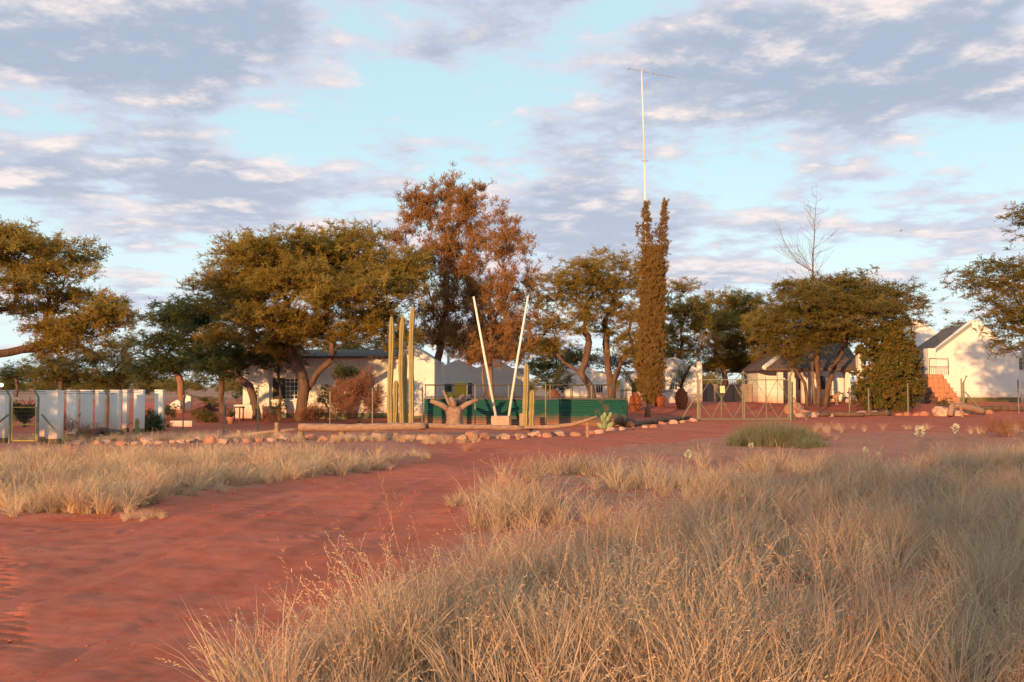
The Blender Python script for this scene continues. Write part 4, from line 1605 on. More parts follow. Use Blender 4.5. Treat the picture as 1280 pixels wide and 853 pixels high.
pillar(-9, 7.5, 29.5, .45, 'broad white pillar on the far side of the wire garden gate from the row')
pillar(45.5, 57.5, 30.6, .3, 'white pillar standing just behind the thick gate pillar')
pillar(58.5, 73, 29.5, .42, 'thick white gatepost pillar that begins the row, sunlit face')
GP = 'white pillars in a staggered row'
for a, b, D, lab in ((84, 97, 33.0, None), (101.5, 115.5, 33.6, None), (120, 131, 34.4, None), (138.5, 151, 34.6, None), (154, 161, 36.6, 'narrow white pillar set back between two wider ones'),
                     (168, 181, 36.2, 'last but one white pillar of the row, cactus at its foot'), (194, 205.5, 38, 'white pillar ending the row, gap before it')):
    pillar(a, b - 1.5, D, .20, lab or 'shaded white pillar in the closely set middle of the row', GP)


def bent_post(mb_parent, px, D, z, arm=(.0, .0, .0), r=.035, name='post', mat=None):
    g = G(px, D)
    pts = [g - Vector((0, 0, .1)), Vector((g.x, g.y, z))]
    if arm != (.0, .0, .0):
        pts.append(Vector((g.x, g.y, z)) + Vector(arm))
    return MB().tube(pts, r, 8).build(name, mat or M['steel'], mb_parent)


def garden_gate():
    D = 29.2
    t = thing('wire_gate', G(32, D), 'light wire garden gate hung between the first two white pillars', 'gate')
    g = G(32, D).z
    x0, x1 = Xp(17, D), Xp(47, D)
    f = MB()
    f.tube([(x0, D, g + .08), (x0, D, g + 1.05)], .02, 6).tube([(x1, D, g + .08), (x1, D, g + 1.05)], .02, 6)
    for z in (.08, .55, 1.05):
        f.tube([(x0, D, g + z), (x1, D, g + z)], .018, 6)
    f.build('frame', pmat('yellow_gate_paint', (0.45, 0.33, 0.06), (0.36, 0.25, 0.06), 8, 0.6), t)
    w = MB()
    for k in range(1, 12):
        x = x0 + (x1 - x0) * k / 12
        w.tube([(x, D, g + .08), (x, D, g + 1.05)], .003, 3, False)
    for k in range(1, 8):
        z = g + .08 + .97 * k / 8
        w.tube([(x0, D, z), (x1, D, z)], .003, 3, False)
    w.build('mesh', M['wire'], t)
    t = thing('wire_fence', G(60, D), 'wire fence with bent top steel posts and braces along the white pillars', 'fence')
    bent_post(t, 14, D, 1.35, (-.12, 0, .22))
    bent_post(t, 49, D, 1.35, (-.12, 0, .22))
    bent_post(t, 136, 34.0, 1.35, (-.12, 0, .2))
    for a, b in (((52, 518), (86, 547)), ((11, 518), (-30, 545))):
        MB().tube([P(a[0], a[1], D), Vector((Xp(b[0], D), D, float(Hgt(Xp(b[0], D), D)) + .02))], .03, 6).build('brace', M['steel'], t)
    for dz in (0, -.07):
        MB().tube([Vector((Xp(12, D) - 8, D - 1, 1.52 + dz)), Vector((Xp(12, D), D - .02, 1.52 + dz)), Vector((Xp(47, D), D - .02, 1.52 + dz)), Vector((Xp(135, 34), 33.9, 1.50 + dz)), Vector((Xp(200, 38), 37.8, 1.56 + dz))], .007, 4).build('wire', M['wire'], t)


garden_gate()


def wire_fence(label, posts, ztops, wires, wz, mat='steel', pr=.03):
    gpt = G(*posts[0])
    t = thing('wire_fence', gpt, label, 'fence')
    for (px, D), z in zip(posts, ztops):
        g = G(px, D)
        MB().tube([g - Vector((0, 0, .12)), Vector((g.x, g.y, g.z + z))], pr, 7).build('post', M[mat], t)
    for z in wz:
        pts = [G(px, D) + Vector((0, -pr - .004, z)) for px, D in posts]
        pp = []
        for a, b in zip(pts[:-1], pts[1:]):
            pp += [a, a.lerp(b, .5) - Vector((0, 0, .02))]
        pp.append(pts[-1])
        MB().tube(pp, .0035, 3, False).build('wire', M['wire'], t)
    return t


wire_fence('thin wire fence on yellow green steel posts round the garden bed', [(206, 39), (230, 38), (281, 36.5), (323, 37.5), (413, 39), (466, 40), (528, 41), (594, 41.4), (682, 41.6), (784, 44)],
           [1.3, 1.3, 1.35, 1.75, 1.5, 1.6, 1.65, 1.75, 1.8, 1.2], None, (.35, .7, 1.05), pr=.028)
tall = wire_fence('tall wire fence in front of the gabled house on concrete coloured posts', [(990, 50), (1061, 56), (1085, 56.5), (1134, 56.5), (1201, 57), (1272, 57.5), (1330, 58)],
                  [1.9, 1.6, 1.5, 1.8, 2.05, 1.95, 1.9], None, (.3, .55, .8, 1.05, 1.3, 1.5), pr=.04)
g = G(1201, 57)
MB().tube([g + Vector((.12, 0, -.1)), g + Vector((.12, 0, 1.8)), g + Vector((.32, 0, 2.2))], .06, 7).build('post', M['steel'], tall)
MB().tube([g + Vector((.2, 0, 1.3)), g + Vector((1.3, 0, .05))], .035, 7).build('brace', M['steel'], tall)


# ------------------------------------------------------------------ farm gate
def farm_gate():
    D = 49.0
    g = G(930, D).z
    zt = Zp(475, D)
    z0 = g + .10
    H = zt - z0

    def leaf(pa, pb, label):
        x0, x1 = Xp(pa, D), Xp(pb, D)
        W = x1 - x0
        t = thing('farm_gate', (x0, D, g), label, 'gate', 'leaves of the double farm gate')

        def pt(u, v):
            return Vector((x0 + W * u, D, z0 + H * v))
        f = MB()
        for a, b in (((0, 0), (0, 1)), ((1, 0), (1, 1)), ((0, 0), (1, 0)), ((0, 1), (1, 1))):
            f.tube([pt(*a), pt(*b)], .026, 8)
        f.build('frame', M['steel'], t)
        MB().tube([pt(.5, 0) + Vector((0, .03, 0)), pt(.5, 1) + Vector((0, .03, 0))], .02, 6).build('upright', M['steel'], t)
        for a, b in (((.24, 1), (0, .58)), ((.24, 1), (.76, .03)), ((.74, 1), (.27, .03)), ((.74, 1), (1, .5)), ((0, .42), (.24, .06)), ((1, .45), (.78, .03))):
            MB().tube([pt(*a) + Vector((0, -.03, 0)), pt(*b) + Vector((0, -.03, 0))], .015, 6).build('brace', M['steel'], t)
        w = MB()
        for k in range(1, 9):
            z = z0 + H * k / 9
            w.tube([(x0, D + .05, z), (x1, D + .05, z)], .003, 3, False)
        w.build('mesh', M['wire'], t)
        return t, pt
    t1, p1 = leaf(874.5, 928, 'pale green pipe gate leaf carrying a small yellow plate, diagonal braces')
    q = P(903, 487, D - .06)
    MB().box(q.x - .12, q.x + .12, D - .07, D - .055, q.z - .17, q.z + .17).build('plate', pmat('pale_yellow_plate', (0.75, 0.62, 0.30), (0.62, 0.48, 0.25), 7, .6), t1)
    t2, p2 = leaf(930, 985, 'pale green pipe gate leaf without a plate, diagonal braces, open view of the veranda behind')
    for tt, pp, s in ((t1, p1, -1), (t2, p2, 1)):
        a = pp(1, 1) if s < 0 else pp(0, 1)
        MB().tube([a, a + Vector((-s * .06, 0, .42))], .022, 6).tube([a + Vector((s * .38, 0, 0)), a + Vector((-s * .06, 0, .42))], .02, 6).build('spike', M['steel'], tt)
        for k in range(3):
            x0, x1 = (Xp(874.5, D), Xp(928, D)) if s < 0 else (Xp(930, D), Xp(985, D))
            MB().tube([(x0, D, zt + .12 + k * .12), ((x0 + x1) / 2, D, zt + .10 + k * .12), (x1, D, zt + .12 + k * .12)], .006, 3).build('barbed_wire', M['wire'], tt)
    for px, arm, lab, bx in ((872, -.12, 'steel gatepost with slanting brace where the stone border ends', 850), (987.5, .12, 'steel gatepost with slanting brace by the heap of red rocks', 1008)):
        gg = G(px, D)
        t = thing('gate_post', gg, lab, 'post', 'posts of the farm gate')
        MB().tube([gg - Vector((0, 0, .2)), gg + Vector((0, 0, 2.15)), gg + Vector((arm, 0, 2.45))], .05, 8).build('post', M['steel'], t)
        b = G(bx, D)
        MB().tube([gg + Vector((0, 0, 1.35)), b + Vector((0, 0, .02))], .03, 7).build('brace', M['steel'], t)


farm_gate()


# ------------------------------------------------------------------ green tank with railing
def tank():
    D = 43.0
    x0, x1 = Xp(531, D), Xp(782, D)
    g = float(Hgt(0, D))
    zt = Zp(500, D)
    t = thing('pool_enclosure', ((x0 + x1) / 2, D, g), 'long dark green corrugated tank wall topped by a railing', 'tank')
    n = 6
    pitch = .095
    for k in range(n):
        a, b = x0 + (x1 - x0) * k / n, x0 + (x1 - x0) * (k + 1) / n + .03
        off = .012 * (k % 2)
        mb = MB()
        m_ = int((zt - g) / pitch * 6)
        vv, ff = [], []
        for i in range(m_ + 1):
            z = g - .03 + (zt - g + .03) * i / m_
            y = D - off + .022 * math.sin(z / pitch * 2 * math.pi)
            vv += [(a, y, z), (b, y, z)]
        for i in range(m_):
            ff.append((i * 2, i * 2 + 1, i * 2 + 3, i * 2 + 2))
        mb.add(vv, ff)
        mb.build('sheet', M['greenSheet'], t, smooth=True)
    for xx in (x0, x1):
        vv, ff = [], []
        m_ = int((zt - g) / pitch * 6)
        for i in range(m_ + 1):
            z = g - .03 + (zt - g + .03) * i / m_
            x = xx + .022 * math.sin(z / pitch * 2 * math.pi)
            vv += [(x, D, z), (x, D + 6, z)]
        for i in range(m_):
            ff.append((i * 2, i * 2 + 1, i * 2 + 3, i * 2 + 2))
        MB().add(vv, ff).build('sheet', M['greenSheet'], t, smooth=True)
    MB().box(x0 - .03, x1 + .03, D - .05, D + .06, zt + .003, zt + .05).build('rim', M['darkRail'], t)
    MB().box(x0 + .05, x1 - .05, D + .08, D + 6, zt - .12, zt + .02).build('deck', pmat('brown_deck', (0.20, 0.11, 0.08), (0.27, 0.16, 0.12), 3, .9), t)
    zr = Zp(481.5, D + .2)
    xr1 = Xp(766, D + .2)
    y = D + .2
    MB().tube([(x0, y, zr), (xr1, y, zr)], .03, 8).build('rail', M['darkRail'], t)
    MB().tube([(x0, y, zt + .12), (xr1, y, zt + .12)], .022, 8).build('rail', M['darkRail'], t)
    for k in range(10):
        x = x0 + .02 + (xr1 - x0 - .04) * k / 9
        MB().tube([(x, y, zt + .02), (x, y, zr)], .028, 7).build('post', M['darkRail'] if k % 2 else M['steel'], t)
    # the back railing
    MB().tube([(x0, D + 5.8, zr), (x1, D + 5.8, zr)], .03, 6).build('rail', M['darkRail'], t)
    for k in range(10):
        x = x0 + .02 + (x1 - x0 - .04) * k / 9
        MB().tube([(x, D + 5.8, zt + .02), (x, D + 5.8, zr)], .028, 6).build('post', M['darkRail'], t)


tank()


# ------------------------------------------------------------------ the two white poles
def v_poles():
    D = 41.0
    g = G(625.5, D)
    t = thing('pole_marker', g, 'two slender white poles spread in a V from a concrete block', 'marker')
    b = MB().box(Xp(614, D), Xp(637, D), D - .3, D + .3, g.z - .1, Zp(520, D))
    o = b.build('block', M['concrete'], t)
    bv = o.modifiers.new('bevel', 'BEVEL')
    bv.width = .05
    bv.segments = 2
    MB().tube([P(620.5, 524, D), P(606, 448, D), P(592, 371, D)], [.055, .05, .042], 10).build('pole', M['polewhite'], t, smooth=True)
    MB().tube([P(635.5, 524, D), P(647, 448, D), P(660, 371, D)], [.055, .05, .042], 10).build('pole', M['polewhite'], t, smooth=True)
    g2 = G(653, 41.0)
    mb = MB().box(Xp(650, D), Xp(655, D), D - .1, D + .1, g2.z - .05, Zp(517, D), rz=.3)
    tag(mb.build('stone_slab', M['concrete'], None, origin=g2), 'upright reddish stone slab between the white poles and the short cactus', 'stone')


v_poles()


# ------------------------------------------------------------------ cacti
def cactus(px, D, ytop, w, label, arms=(), lean=0.0, seed=0):
    rng = np.random.default_rng(seed)
    g = G(px, D)
    zt = Zp(ytop, D)
    r = w / 2 / FPX * D
    t = thing('column_cactus', g, label, 'cactus', 'column cacti')

    def column(base, z1, rr, name, ln=0.0):
        n = 28
        nz = 14
        vv, ff = [], []
        zs = [base.z - .05 + (z1 - base.z + .05) * (i / (nz - 1)) for i in range(nz)]
        zs[-1] = z1
        ph = rng.uniform(0, 6)
        for i, z in enumerate(zs):
            q = rr * (1 + .09 * math.sin(i * 1.7 + ph))
            if i == 0:
                q *= .8
            if i == nz - 1:
                q *= .45
            cx = base.x + ln * (z - base.z) + .03 * math.sin(z * 1.3 + ph)
            for k in range(n):
                a = k * 2 * math.pi / n
                rk = q * (1 + .22 * (abs(math.cos(a * 3.5)) * 2 - 1.2))
                vv.append((cx + rk * math.cos(a), base.y + rk * math.sin(a), z))
        for i in range(nz - 1):
            for k in range(n):
                k2 = (k + 1) % n
                ff.append((i * n + k, i * n + k2, (i + 1) * n + k2, (i + 1) * n + k))
        ff.append(tuple(range((nz - 1) * n, nz * n)))
        MB().add(vv, ff).build(name, M['cactus'], t)
    column(g, zt, r, 'stem', lean)
    for dpx, dd, y1, w2 in arms:
        b = G(px + dpx, D + dd)
        column(b, Zp(y1, D + dd), w2 / 2 / FPX * D, 'stem')


cactus(488.5, 39.0, 396, 6.3, 'tall yellow green column cactus beside the rust red bush', seed=1)
cactus(502, 39.3, 394, 5.6, 'tall column cactus in the middle of the three tallest', seed=2, arms=((5, .8, 441, 5.5),))
cactus(513.5, 38.6, 383, 5.8, 'tallest column cactus, nearest the sunlit end gable', seed=3, lean=.012)
cactus(494, 40.4, 476, 6, 'short column cactus at the feet of the tall ones', seed=4)
cactus(657, 39.4, 455, 6.5, 'thick column cactus with a shorter twin stem in front of the green tank', seed=5, arms=((8, .1, 488, 6.5),))
cactus(173.5, 35.2, 523, 4.5, 'small finger of cactus standing before the last but one white pillar', seed=6)


def prickly_pear():
    rng = np.random.default_rng(8)
    D = 40.0
    g = G(756, D)
    t = thing('prickly_pear', g, 'small prickly pear with flat green pads in front of the green tank', 'cactus')
    s = D / FPX

    def pad(c, a, w, h, yaw):
        vv, ff = [], []
        n, m_ = 10, 6
        for i in range(m_ + 1):
            th = math.pi * i / m_
            for k in range(n):
                ph = 2 * math.pi * k / n
                x, y, z = math.sin(th) * math.cos(ph) * w, math.sin(th) * math.sin(ph) * .03, math.cos(th) * h
                x, z = x * math.cos(a) + z * math.sin(a), -x * math.sin(a) + z * math.cos(a)
                x, y = x * math.cos(yaw) - y * math.sin(yaw), x * math.sin(yaw) + y * math.cos(yaw)
                vv.append((c[0] + x, c[1] + y, c[2] + z))
        for i in range(m_):
            for k in range(n):
                k2 = (k + 1) % n
                ff.append((i * n + k, i * n + k2, (i + 1) * n + k2, (i + 1) * n + k))
        MB().add(vv, ff).build('pad', M['pear'], t, smooth=True)
    for dx, dz, a, w, h in ((0, .16, .0, .11, .19), (-.09, .42, -.4, .09, .15), (.10, .40, .5, .09, .15), (-.02, .55, .1, .08, .13), (.2, .16, .8, .1, .16), (-.2, .14, -.8, .09, .15), (.2, .58, .3, .07, .11)):
        pad((g.x + dx, g.y + rng.uniform(-.08, .08), g.z + dz), a, w, h, rng.uniform(-.5, .5))
    bush('dry_bush', 'thin leafless grey sapling between the prickly pear and the railing', 748, 40.5, [(748, 505, 8, 12), (752, 520, 6, 8)], 'red', 95, dens=4, tw=2, size=(.3, .5), R0=.02)


prickly_pear()


# ------------------------------------------------------------------ logs, stump, stones
def log(pts, r, label, mat='wood', name='log', lumps=.12, seed=0, cat='log', n=12):
    rng = np.random.default_rng(seed)
    pts = [Vector(p) for p in pts]
    fine = []
    for a, b in zip(pts[:-1], pts[1:]):
        m_ = max(2, int((b - a).length / .25))
        for k in range(m_):
            fine.append(a.lerp(b, k / m_) + Vector(rng.normal(0, r * .07, 3)))
    fine.append(pts[-1])
    rr = [r * (1 + rng.normal(0, lumps) * .5 + .06 * math.sin(i * .7 + seed)) for i in range(len(fine))]
    o = MB().tube(fine, rr, n).build(name, M[mat], None, smooth=True, origin=pts[0])
    tag(o, label, cat)
    return o


def on_ground(px, py):
    return at(px, py)


def rail_logs():
    D = 32.3
    t = thing('log_rail', G(480, D), 'long thick weathered log laid on short posts along the garden border', 'log rail')

    def lg(pp, r, seed):
        rng = np.random.default_rng(seed)
        pts = [P(a, b, D + c) for a, b, c in pp]
        fine = []
        for a, b in zip(pts[:-1], pts[1:]):
            m_ = max(2, int((b - a).length / .25))
            for k in range(m_):
                fine.append(a.lerp(b, k / m_) + Vector(rng.normal(0, r * .08, 3)))
        fine.append(pts[-1])
        rr = [r * (1 + rng.normal(0, .07)) for _ in fine]
        MB().tube(fine, rr, 12).build('log', M['wood'], t, smooth=True)
    lg([(373, 534.5, 0), (440, 535, .1), (532, 532.5, .2)], .125, 1)
    lg([(528, 532.5, .35), (590, 534, .4), (655, 535.5, .6)], .085, 2)
    for px in (377, 428, 496, 592, 648):
        gg = G(px, D + .15)
        MB().tube([gg - Vector((0, 0, .1)), gg + Vector((0, 0, .22))], .10 if px < 580 else .07, 8).build('post', M['wood'], t)
    t = thing('log_rail', G(330, D), 'thin pole rail nailed to a short post at the end of the long log', 'log rail')
    MB().tube([P(286, 546, D), P(346, 539, D), P(372, 537, D)], [.04, .055, .05], 8).build('pole', M['wood'], t, smooth=True)
    for px, h in ((347, .50), (300, .22)):
        gg = G(px, D - .1)
        MB().tube([gg - Vector((0, 0, .1)), gg + Vector((0, 0, h))], .075, 8).build('post', M['wood'], t)
    D = 34.5
    t = thing('log_rail', G(715, D), 'crooked branch rail rising in a curve before the prickly pear', 'log rail')
    MB().tube([P(652, 535, D), P(690, 534, D), P(715, 531, D), P(732, 526, D), P(746, 521, D)], [.07, .075, .07, .06, .045], 8).build('pole', M['wood'], t, smooth=True)
    for px in (664, 734):
        gg = G(px, D + .1)
        MB().tube([gg - Vector((0, 0, .1)), gg + Vector((0, 0, .25 if px < 700 else .62))], .06, 8).build('post', M['wood'], t)


rail_logs()


def stump():
    D = 39.6
    rng = np.random.default_rng(3)
    g = G(568, D)
    t = thing('tree_stump', g, 'bleached tree stump with lopped limbs in front of the green tank', 'stump')

    def q(px, py, d=0):
        return P(px, py, D + d)
    b = MB()
    b.lathe((g.x, g.y, g.z - .1), [(.52, 0), (.40, .15), (.33, .4), (.32, .6), (.36, .8), (.30, .95)], 14, lambda a, z: 1 + .10 * math.sin(a * 5) + .05 * math.sin(a * 9 + z * 5))
    b.build('stem', M['paleWood'], t, smooth=True)
    for pp, r in (([q(566, 516), q(553, 507, -.2), q(538, 501, -.3)], .11), ([q(566, 514), q(560, 502), q(554, 488)], .06), ([q(569, 514), q(573, 502, .1), q(580, 494, .2)], .11),
                  ([q(571, 515), q(584, 505, -.1), q(597, 500, -.1)], .10), ([q(568, 514, -.1), q(567, 504, -.3), q(563, 497, -.4)], .11), ([q(570, 514), q(577, 503, .3), q(588, 494, .5)], .07)):
        MB().tube(pp, [r * 1.25, r, r * .75], 9).build('limb', M['paleWood'], t, smooth=True)


stump()


def stone_mesh(seed, mat):
    rng = np.random.default_rng(seed)
    import bmesh
    bm = bmesh.new()
    bmesh.ops.create_icosphere(bm, subdivisions=2, radius=1.0)
    o = Vector(rng.uniform(0, 50, 3))
    for v in bm.verts:
        n = mnoise.noise(v.co * .9 + o) * .5 + mnoise.noise(v.co * 2.2 + o) * .28
        v.co *= 1 + n
        v.co.x *= 1.25
        v.co.z *= .78
        v.co.x = max(-1.15, min(1.15, v.co.x))
        v.co.z = min(.72, v.co.z)
    me = bpy.data.meshes.new('stone')
    bm.to_mesh(me)
    bm.free()
    me.materials.append(mat)
    return me


STONES = [stone_mesh(i, M['stone'] if i % 3 else M['stone2']) for i in range(9)]
RS = np.random.default_rng(21)


def stone(x, y, size, label, group, mesh=None, flat=1.0):
    me = mesh or STONES[RS.integers(0, len(STONES))]
    o = bpy.data.objects.new('stone', me)
    COL.objects.link(o)
    s = size / 2
    sz = s * RS.uniform(.75, 1.1) * flat
    o.scale = (s, s * RS.uniform(.7, 1.0), sz)
    o.location = (x, y, float(Hgt(x, y)) + sz * .26)
    o.rotation_euler = (RS.normal(0, .12), RS.normal(0, .12), RS.uniform(-.6, .6) + RS.choice([0, math.pi]))
    tag(o, label, 'stone', group)
    return o


def stones():
    bor = [(92, 555), (150, 556), (220, 554), (300, 553), (373, 551), (500, 549.5), (600, 549), (690, 547), (740, 542.5), (790, 537.5), (830, 532), (868, 526.5)]
    bx = [a for a, b in bor]
    by = [b for a, b in bor]
    segs = ((92, 290, 'stone lying at the edge of the pale grass below the white pillars', 'stones edging the bed by the pillars'),
            (290, 600, 'pale stone in the border row under the long log', 'stones under the log rail'),
            (600, 745, 'pale stone in the border row in front of the green tank', 'stones in front of the tank'),
            (745, 872, 'pale stone in the curving border that ends at the farm gate', 'stones leading to the farm gate'))
    for p0, p1, lab, grp in segs:
        px = p0 + 4
        while px < p1:
            py = np.interp(px, bx, by) + RS.normal(0, .6)
            q = at(px, py)
            w = RS.uniform(8, 17) if px < 745 else RS.uniform(7, 12)
            stone(q.x, q.y, w / FPX * q.y, lab, grp)
            px += w + RS.uniform(-1, 6 if px > 290 else 12)
    px = 1000
    while px < 1250:
        py = np.interp(px, [1000, 1040, 1100, 1165, 1200, 1250], [521.5, 520.5, 519.5, 520, 518.5, 517])
        q = at(px, py)
        w = RS.uniform(8, 16)
        if not (1168 < px < 1200):
            stone(q.x, q.y, w / FPX * q.y, 'pale stone in the border row before the tall wire fence', 'stones before the tall fence')
        px += w + RS.uniform(0, 6)
    for px, py, w, lab in ((1178, 520, 22, 'largest pale boulder of the border, below the brick steps'), (1194, 520, 17, 'pale boulder leaning against the largest one below the brick steps'),
                           (993, 517, 22, 'heaped red rock beside the farm gatepost'), (1006, 519, 15, 'smaller red rock at the foot of the heaped one by the gatepost')):
        q = at(px, py)
        stone(q.x, q.y, w / FPX * q.y, lab, None, STONES[3] if px < 1100 else STONES[4], 1.15)


stones()
q = at(1010, 514)
log([G(1004, 55) + Vector((0, 0, .12)), G(1040, 55.5) + Vector((0, 0, .14)), G(1078, 55.3) + Vector((0, 0, .12))], .13, 'dark log lying along the border at the foot of the wide camel thorn', 'bark', seed=4)
log([G(1078, 55.6) + Vector((0, 0, .12)), G(1112, 55.9) + Vector((0, 0, .14))], .12, 'dark log lying in front of the creeper covered shrub', 'bark', seed=5)
log([G(1189, 54.5) + Vector((0, 0, .62)), G(1205, 54.8) + Vector((0, 0, .55)), G(1228, 55.3) + Vector((0, 0, .30))], .17, 'propped reddish log below the brick steps', 'wood', seed=6)
log([G(1186, 54.2) + Vector((0, 0, .1)), G(1190, 54.5) + Vector((0, 0, .75))], .15, 'thick stub of trunk holding up the reddish log', 'wood', seed=7)
log([G(1202, 54.2) + Vector((0, 0, -.05)), G(1199, 54.6) + Vector((0, 0, .7))], .06, 'thin pole leaning against the propped reddish log', 'wood', seed=8)
log([G(1212, 58.5) + Vector((0, 0, .15)), G(1250, 58.8) + Vector((0, 0, .17)), G(1290, 59) + Vector((0, 0, .15))], .15, 'long dark log on the ground beside the gabled house', 'bark', seed=9)
log([G(762, 41.5) + Vector((0, 0, .22)), G(775, 42) + Vector((0, 0, .30)), G(790, 42.5) + Vector((0, 0, .16))], .20, 'short thick dark log at the corner of the green tank', 'bark', seed=10)
log([G(789, 42.0) + Vector((0, 0, .1)), G(812, 45) + Vector((0, 0, .12)), G(862, 50.5) + Vector((0, 0, .11))], .11, 'thin dark log following the curving stone border', 'bark', seed=11)
log([at(105, 549) + Vector((0, 0, .12)), at(125, 545) + Vector((0, 0, .16)), at(152, 546) + Vector((0, 0, .1))], .13, 'dark log lying before the white pillars', 'bark', seed=12)


# ------------------------------------------------------------------ palms
def palm(px, D, ytr, rpx, fr, n, label, seed, elev=(.2, 1.3)):
    rng = np.random.default_rng(seed)
    g = G(px, D)
    zt = Zp(ytr, D)
    h = zt - g.z
    r = rpx / FPX * D
    t = thing('palm', g, label, 'palm', 'short palms')
    tr = MB()
    tr.lathe((g.x, g.y, g.z - .08), [(r * .55, 0), (r * .7, h * .15), (r * .95, h * .4), (r, h * .6), (r * .85, h * .85), (r * .5, h * 1.05), (r * .2, h * 1.12)], 16, lambda a, z: 1 + .05 * math.sin(a * 8 + z * 14))
    o = tr.build('trunk', M['palmtrunk'], t, smooth=True)
    rings = 7
    for i in range(rings):      # cut leaf bases
        zz = h * (.15 + .8 * i / rings)
        rr = r * np.interp(zz / h, [0, .15, .4, .6, .85, 1.05], [.55, .7, .95, 1, .85, .5])
        sc = MB()
        for k in range(9):
            a = 2 * math.pi * (k + .5 * (i % 2)) / 9
            c = Vector((g.x + rr * math.cos(a), g.y + rr * math.sin(a), g.z + zz - .08))
            out = Vector((math.cos(a), math.sin(a), 0))
            sc.tube([c - out * .03, c + out * .05 + Vector((0, 0, .07))], [.06, .03], 5)
        sc.build('leaf_scars', M['palmtrunk'], o)
    top = Vector((g.x, g.y, g.z + h))
    for k in range(n):
        az = 2 * math.pi * k / n + rng.uniform(-.2, .2)
        e = rng.uniform(*elev)
        L = fr * rng.uniform(.8, 1.1)
        V, F = [], []
        d = np.array([math.cos(az) * math.cos(e), math.sin(az) * math.cos(e), math.sin(e)])
        p = np.array(top)
        m_ = 12
        pts = [p]
        for i in range(m_):
            d = d + np.array([0, 0, -.085])
            d /= np.linalg.norm(d)
            p = p + d * L / m_
            pts.append(p)
        twig_line(V, F, pts, .014)
        side = np.array([-math.sin(az), math.cos(az), 0])
        for i in range(1, m_ + 1):
            for sub in (0, .33, .66):
                c = pts[i - 1] + (pts[i] - pts[i - 1]) * sub
                dd = pts[i] - pts[i - 1]
                dd = dd / np.linalg.norm(dd)
                ll = L * .24 * math.sin(math.pi * min(1, (i + sub) / (m_ + 1) * .85 + .1)) + .05
                for s in (-1, 1):
                    leaf_quads(V, F, c, side * s + dd * .8 + np.array([0, 0, .35]) + rng.normal(0, .1, 3), np.array([0, 0, 1.0]), ll, .03)
        me = np_mesh('frond', np.array(V) - np.array(g), np.array(F))
        me.materials.append(M['frond'])
        fo = bpy.data.objects.new('frond', me)
        COL.objects.link(fo)
        fo.parent = t


palm(851.5, 60, 486, 7.5, 2.1, 15, 'short palm with a fat orange pineapple trunk in front of the sloping parapet', 1, (.5, 1.35))
palm(794, 59, 491, 7, 2.0, 14, 'short palm with orange trunk between the tank and the cypress', 2, (.3, 1.3))
palm(824, 62, 492, 7, 1.5, 12, 'short palm half hidden behind the cypress', 3, (.1, 1.2))
palm(692, 58, 488, 8, 2.4, 14, 'dark palm behind the tank railing beside the leaning trunk', 4, (.4, 1.3))


# ------------------------------------------------------------------ mast
def mast():
    D = 66.0
    g = G(809, D)
    t = thing('radio_mast', g, 'very tall thin white radio mast with an aerial on top, behind the cypress', 'mast')
    top = P(802, 90, D)
    mid = P(806, 205, D)
    MB().tube([g - Vector((0, 0, .2)), mid], [.07, .06], 10).build('lower_pole', M['polewhite'], t, smooth=True)
    MB().tube([mid - Vector((0, 0, .3)), top + Vector((0, 0, .1))], [.05, .035], 10).build('upper_pole', M['polewhite'], t, smooth=True)
    MB().tube([mid + Vector((-.25, 0, .2)), mid + Vector((.25, 0, .2))], .03, 6).build('clamp', M['galv'], t)
    a, b = P(787, 86, D), P(846, 98, D)
    o = MB().tube([a, b], .018, 6).build('boom', M['galv'], t)
    for k in range(7):
        c = a.lerp(b, k / 6)
        L = .42 - .03 * k
        MB().tube([c + Vector((.0, -L, .02)), c + Vector((.0, L, .02))], .010, 5).build('element', M['galv'], o)
    MB().tube([a + Vector((-.05, -.6, -.12)), a + Vector((-.05, .6, .12))], .02, 5).build('element', M['galv'], o)


mast()


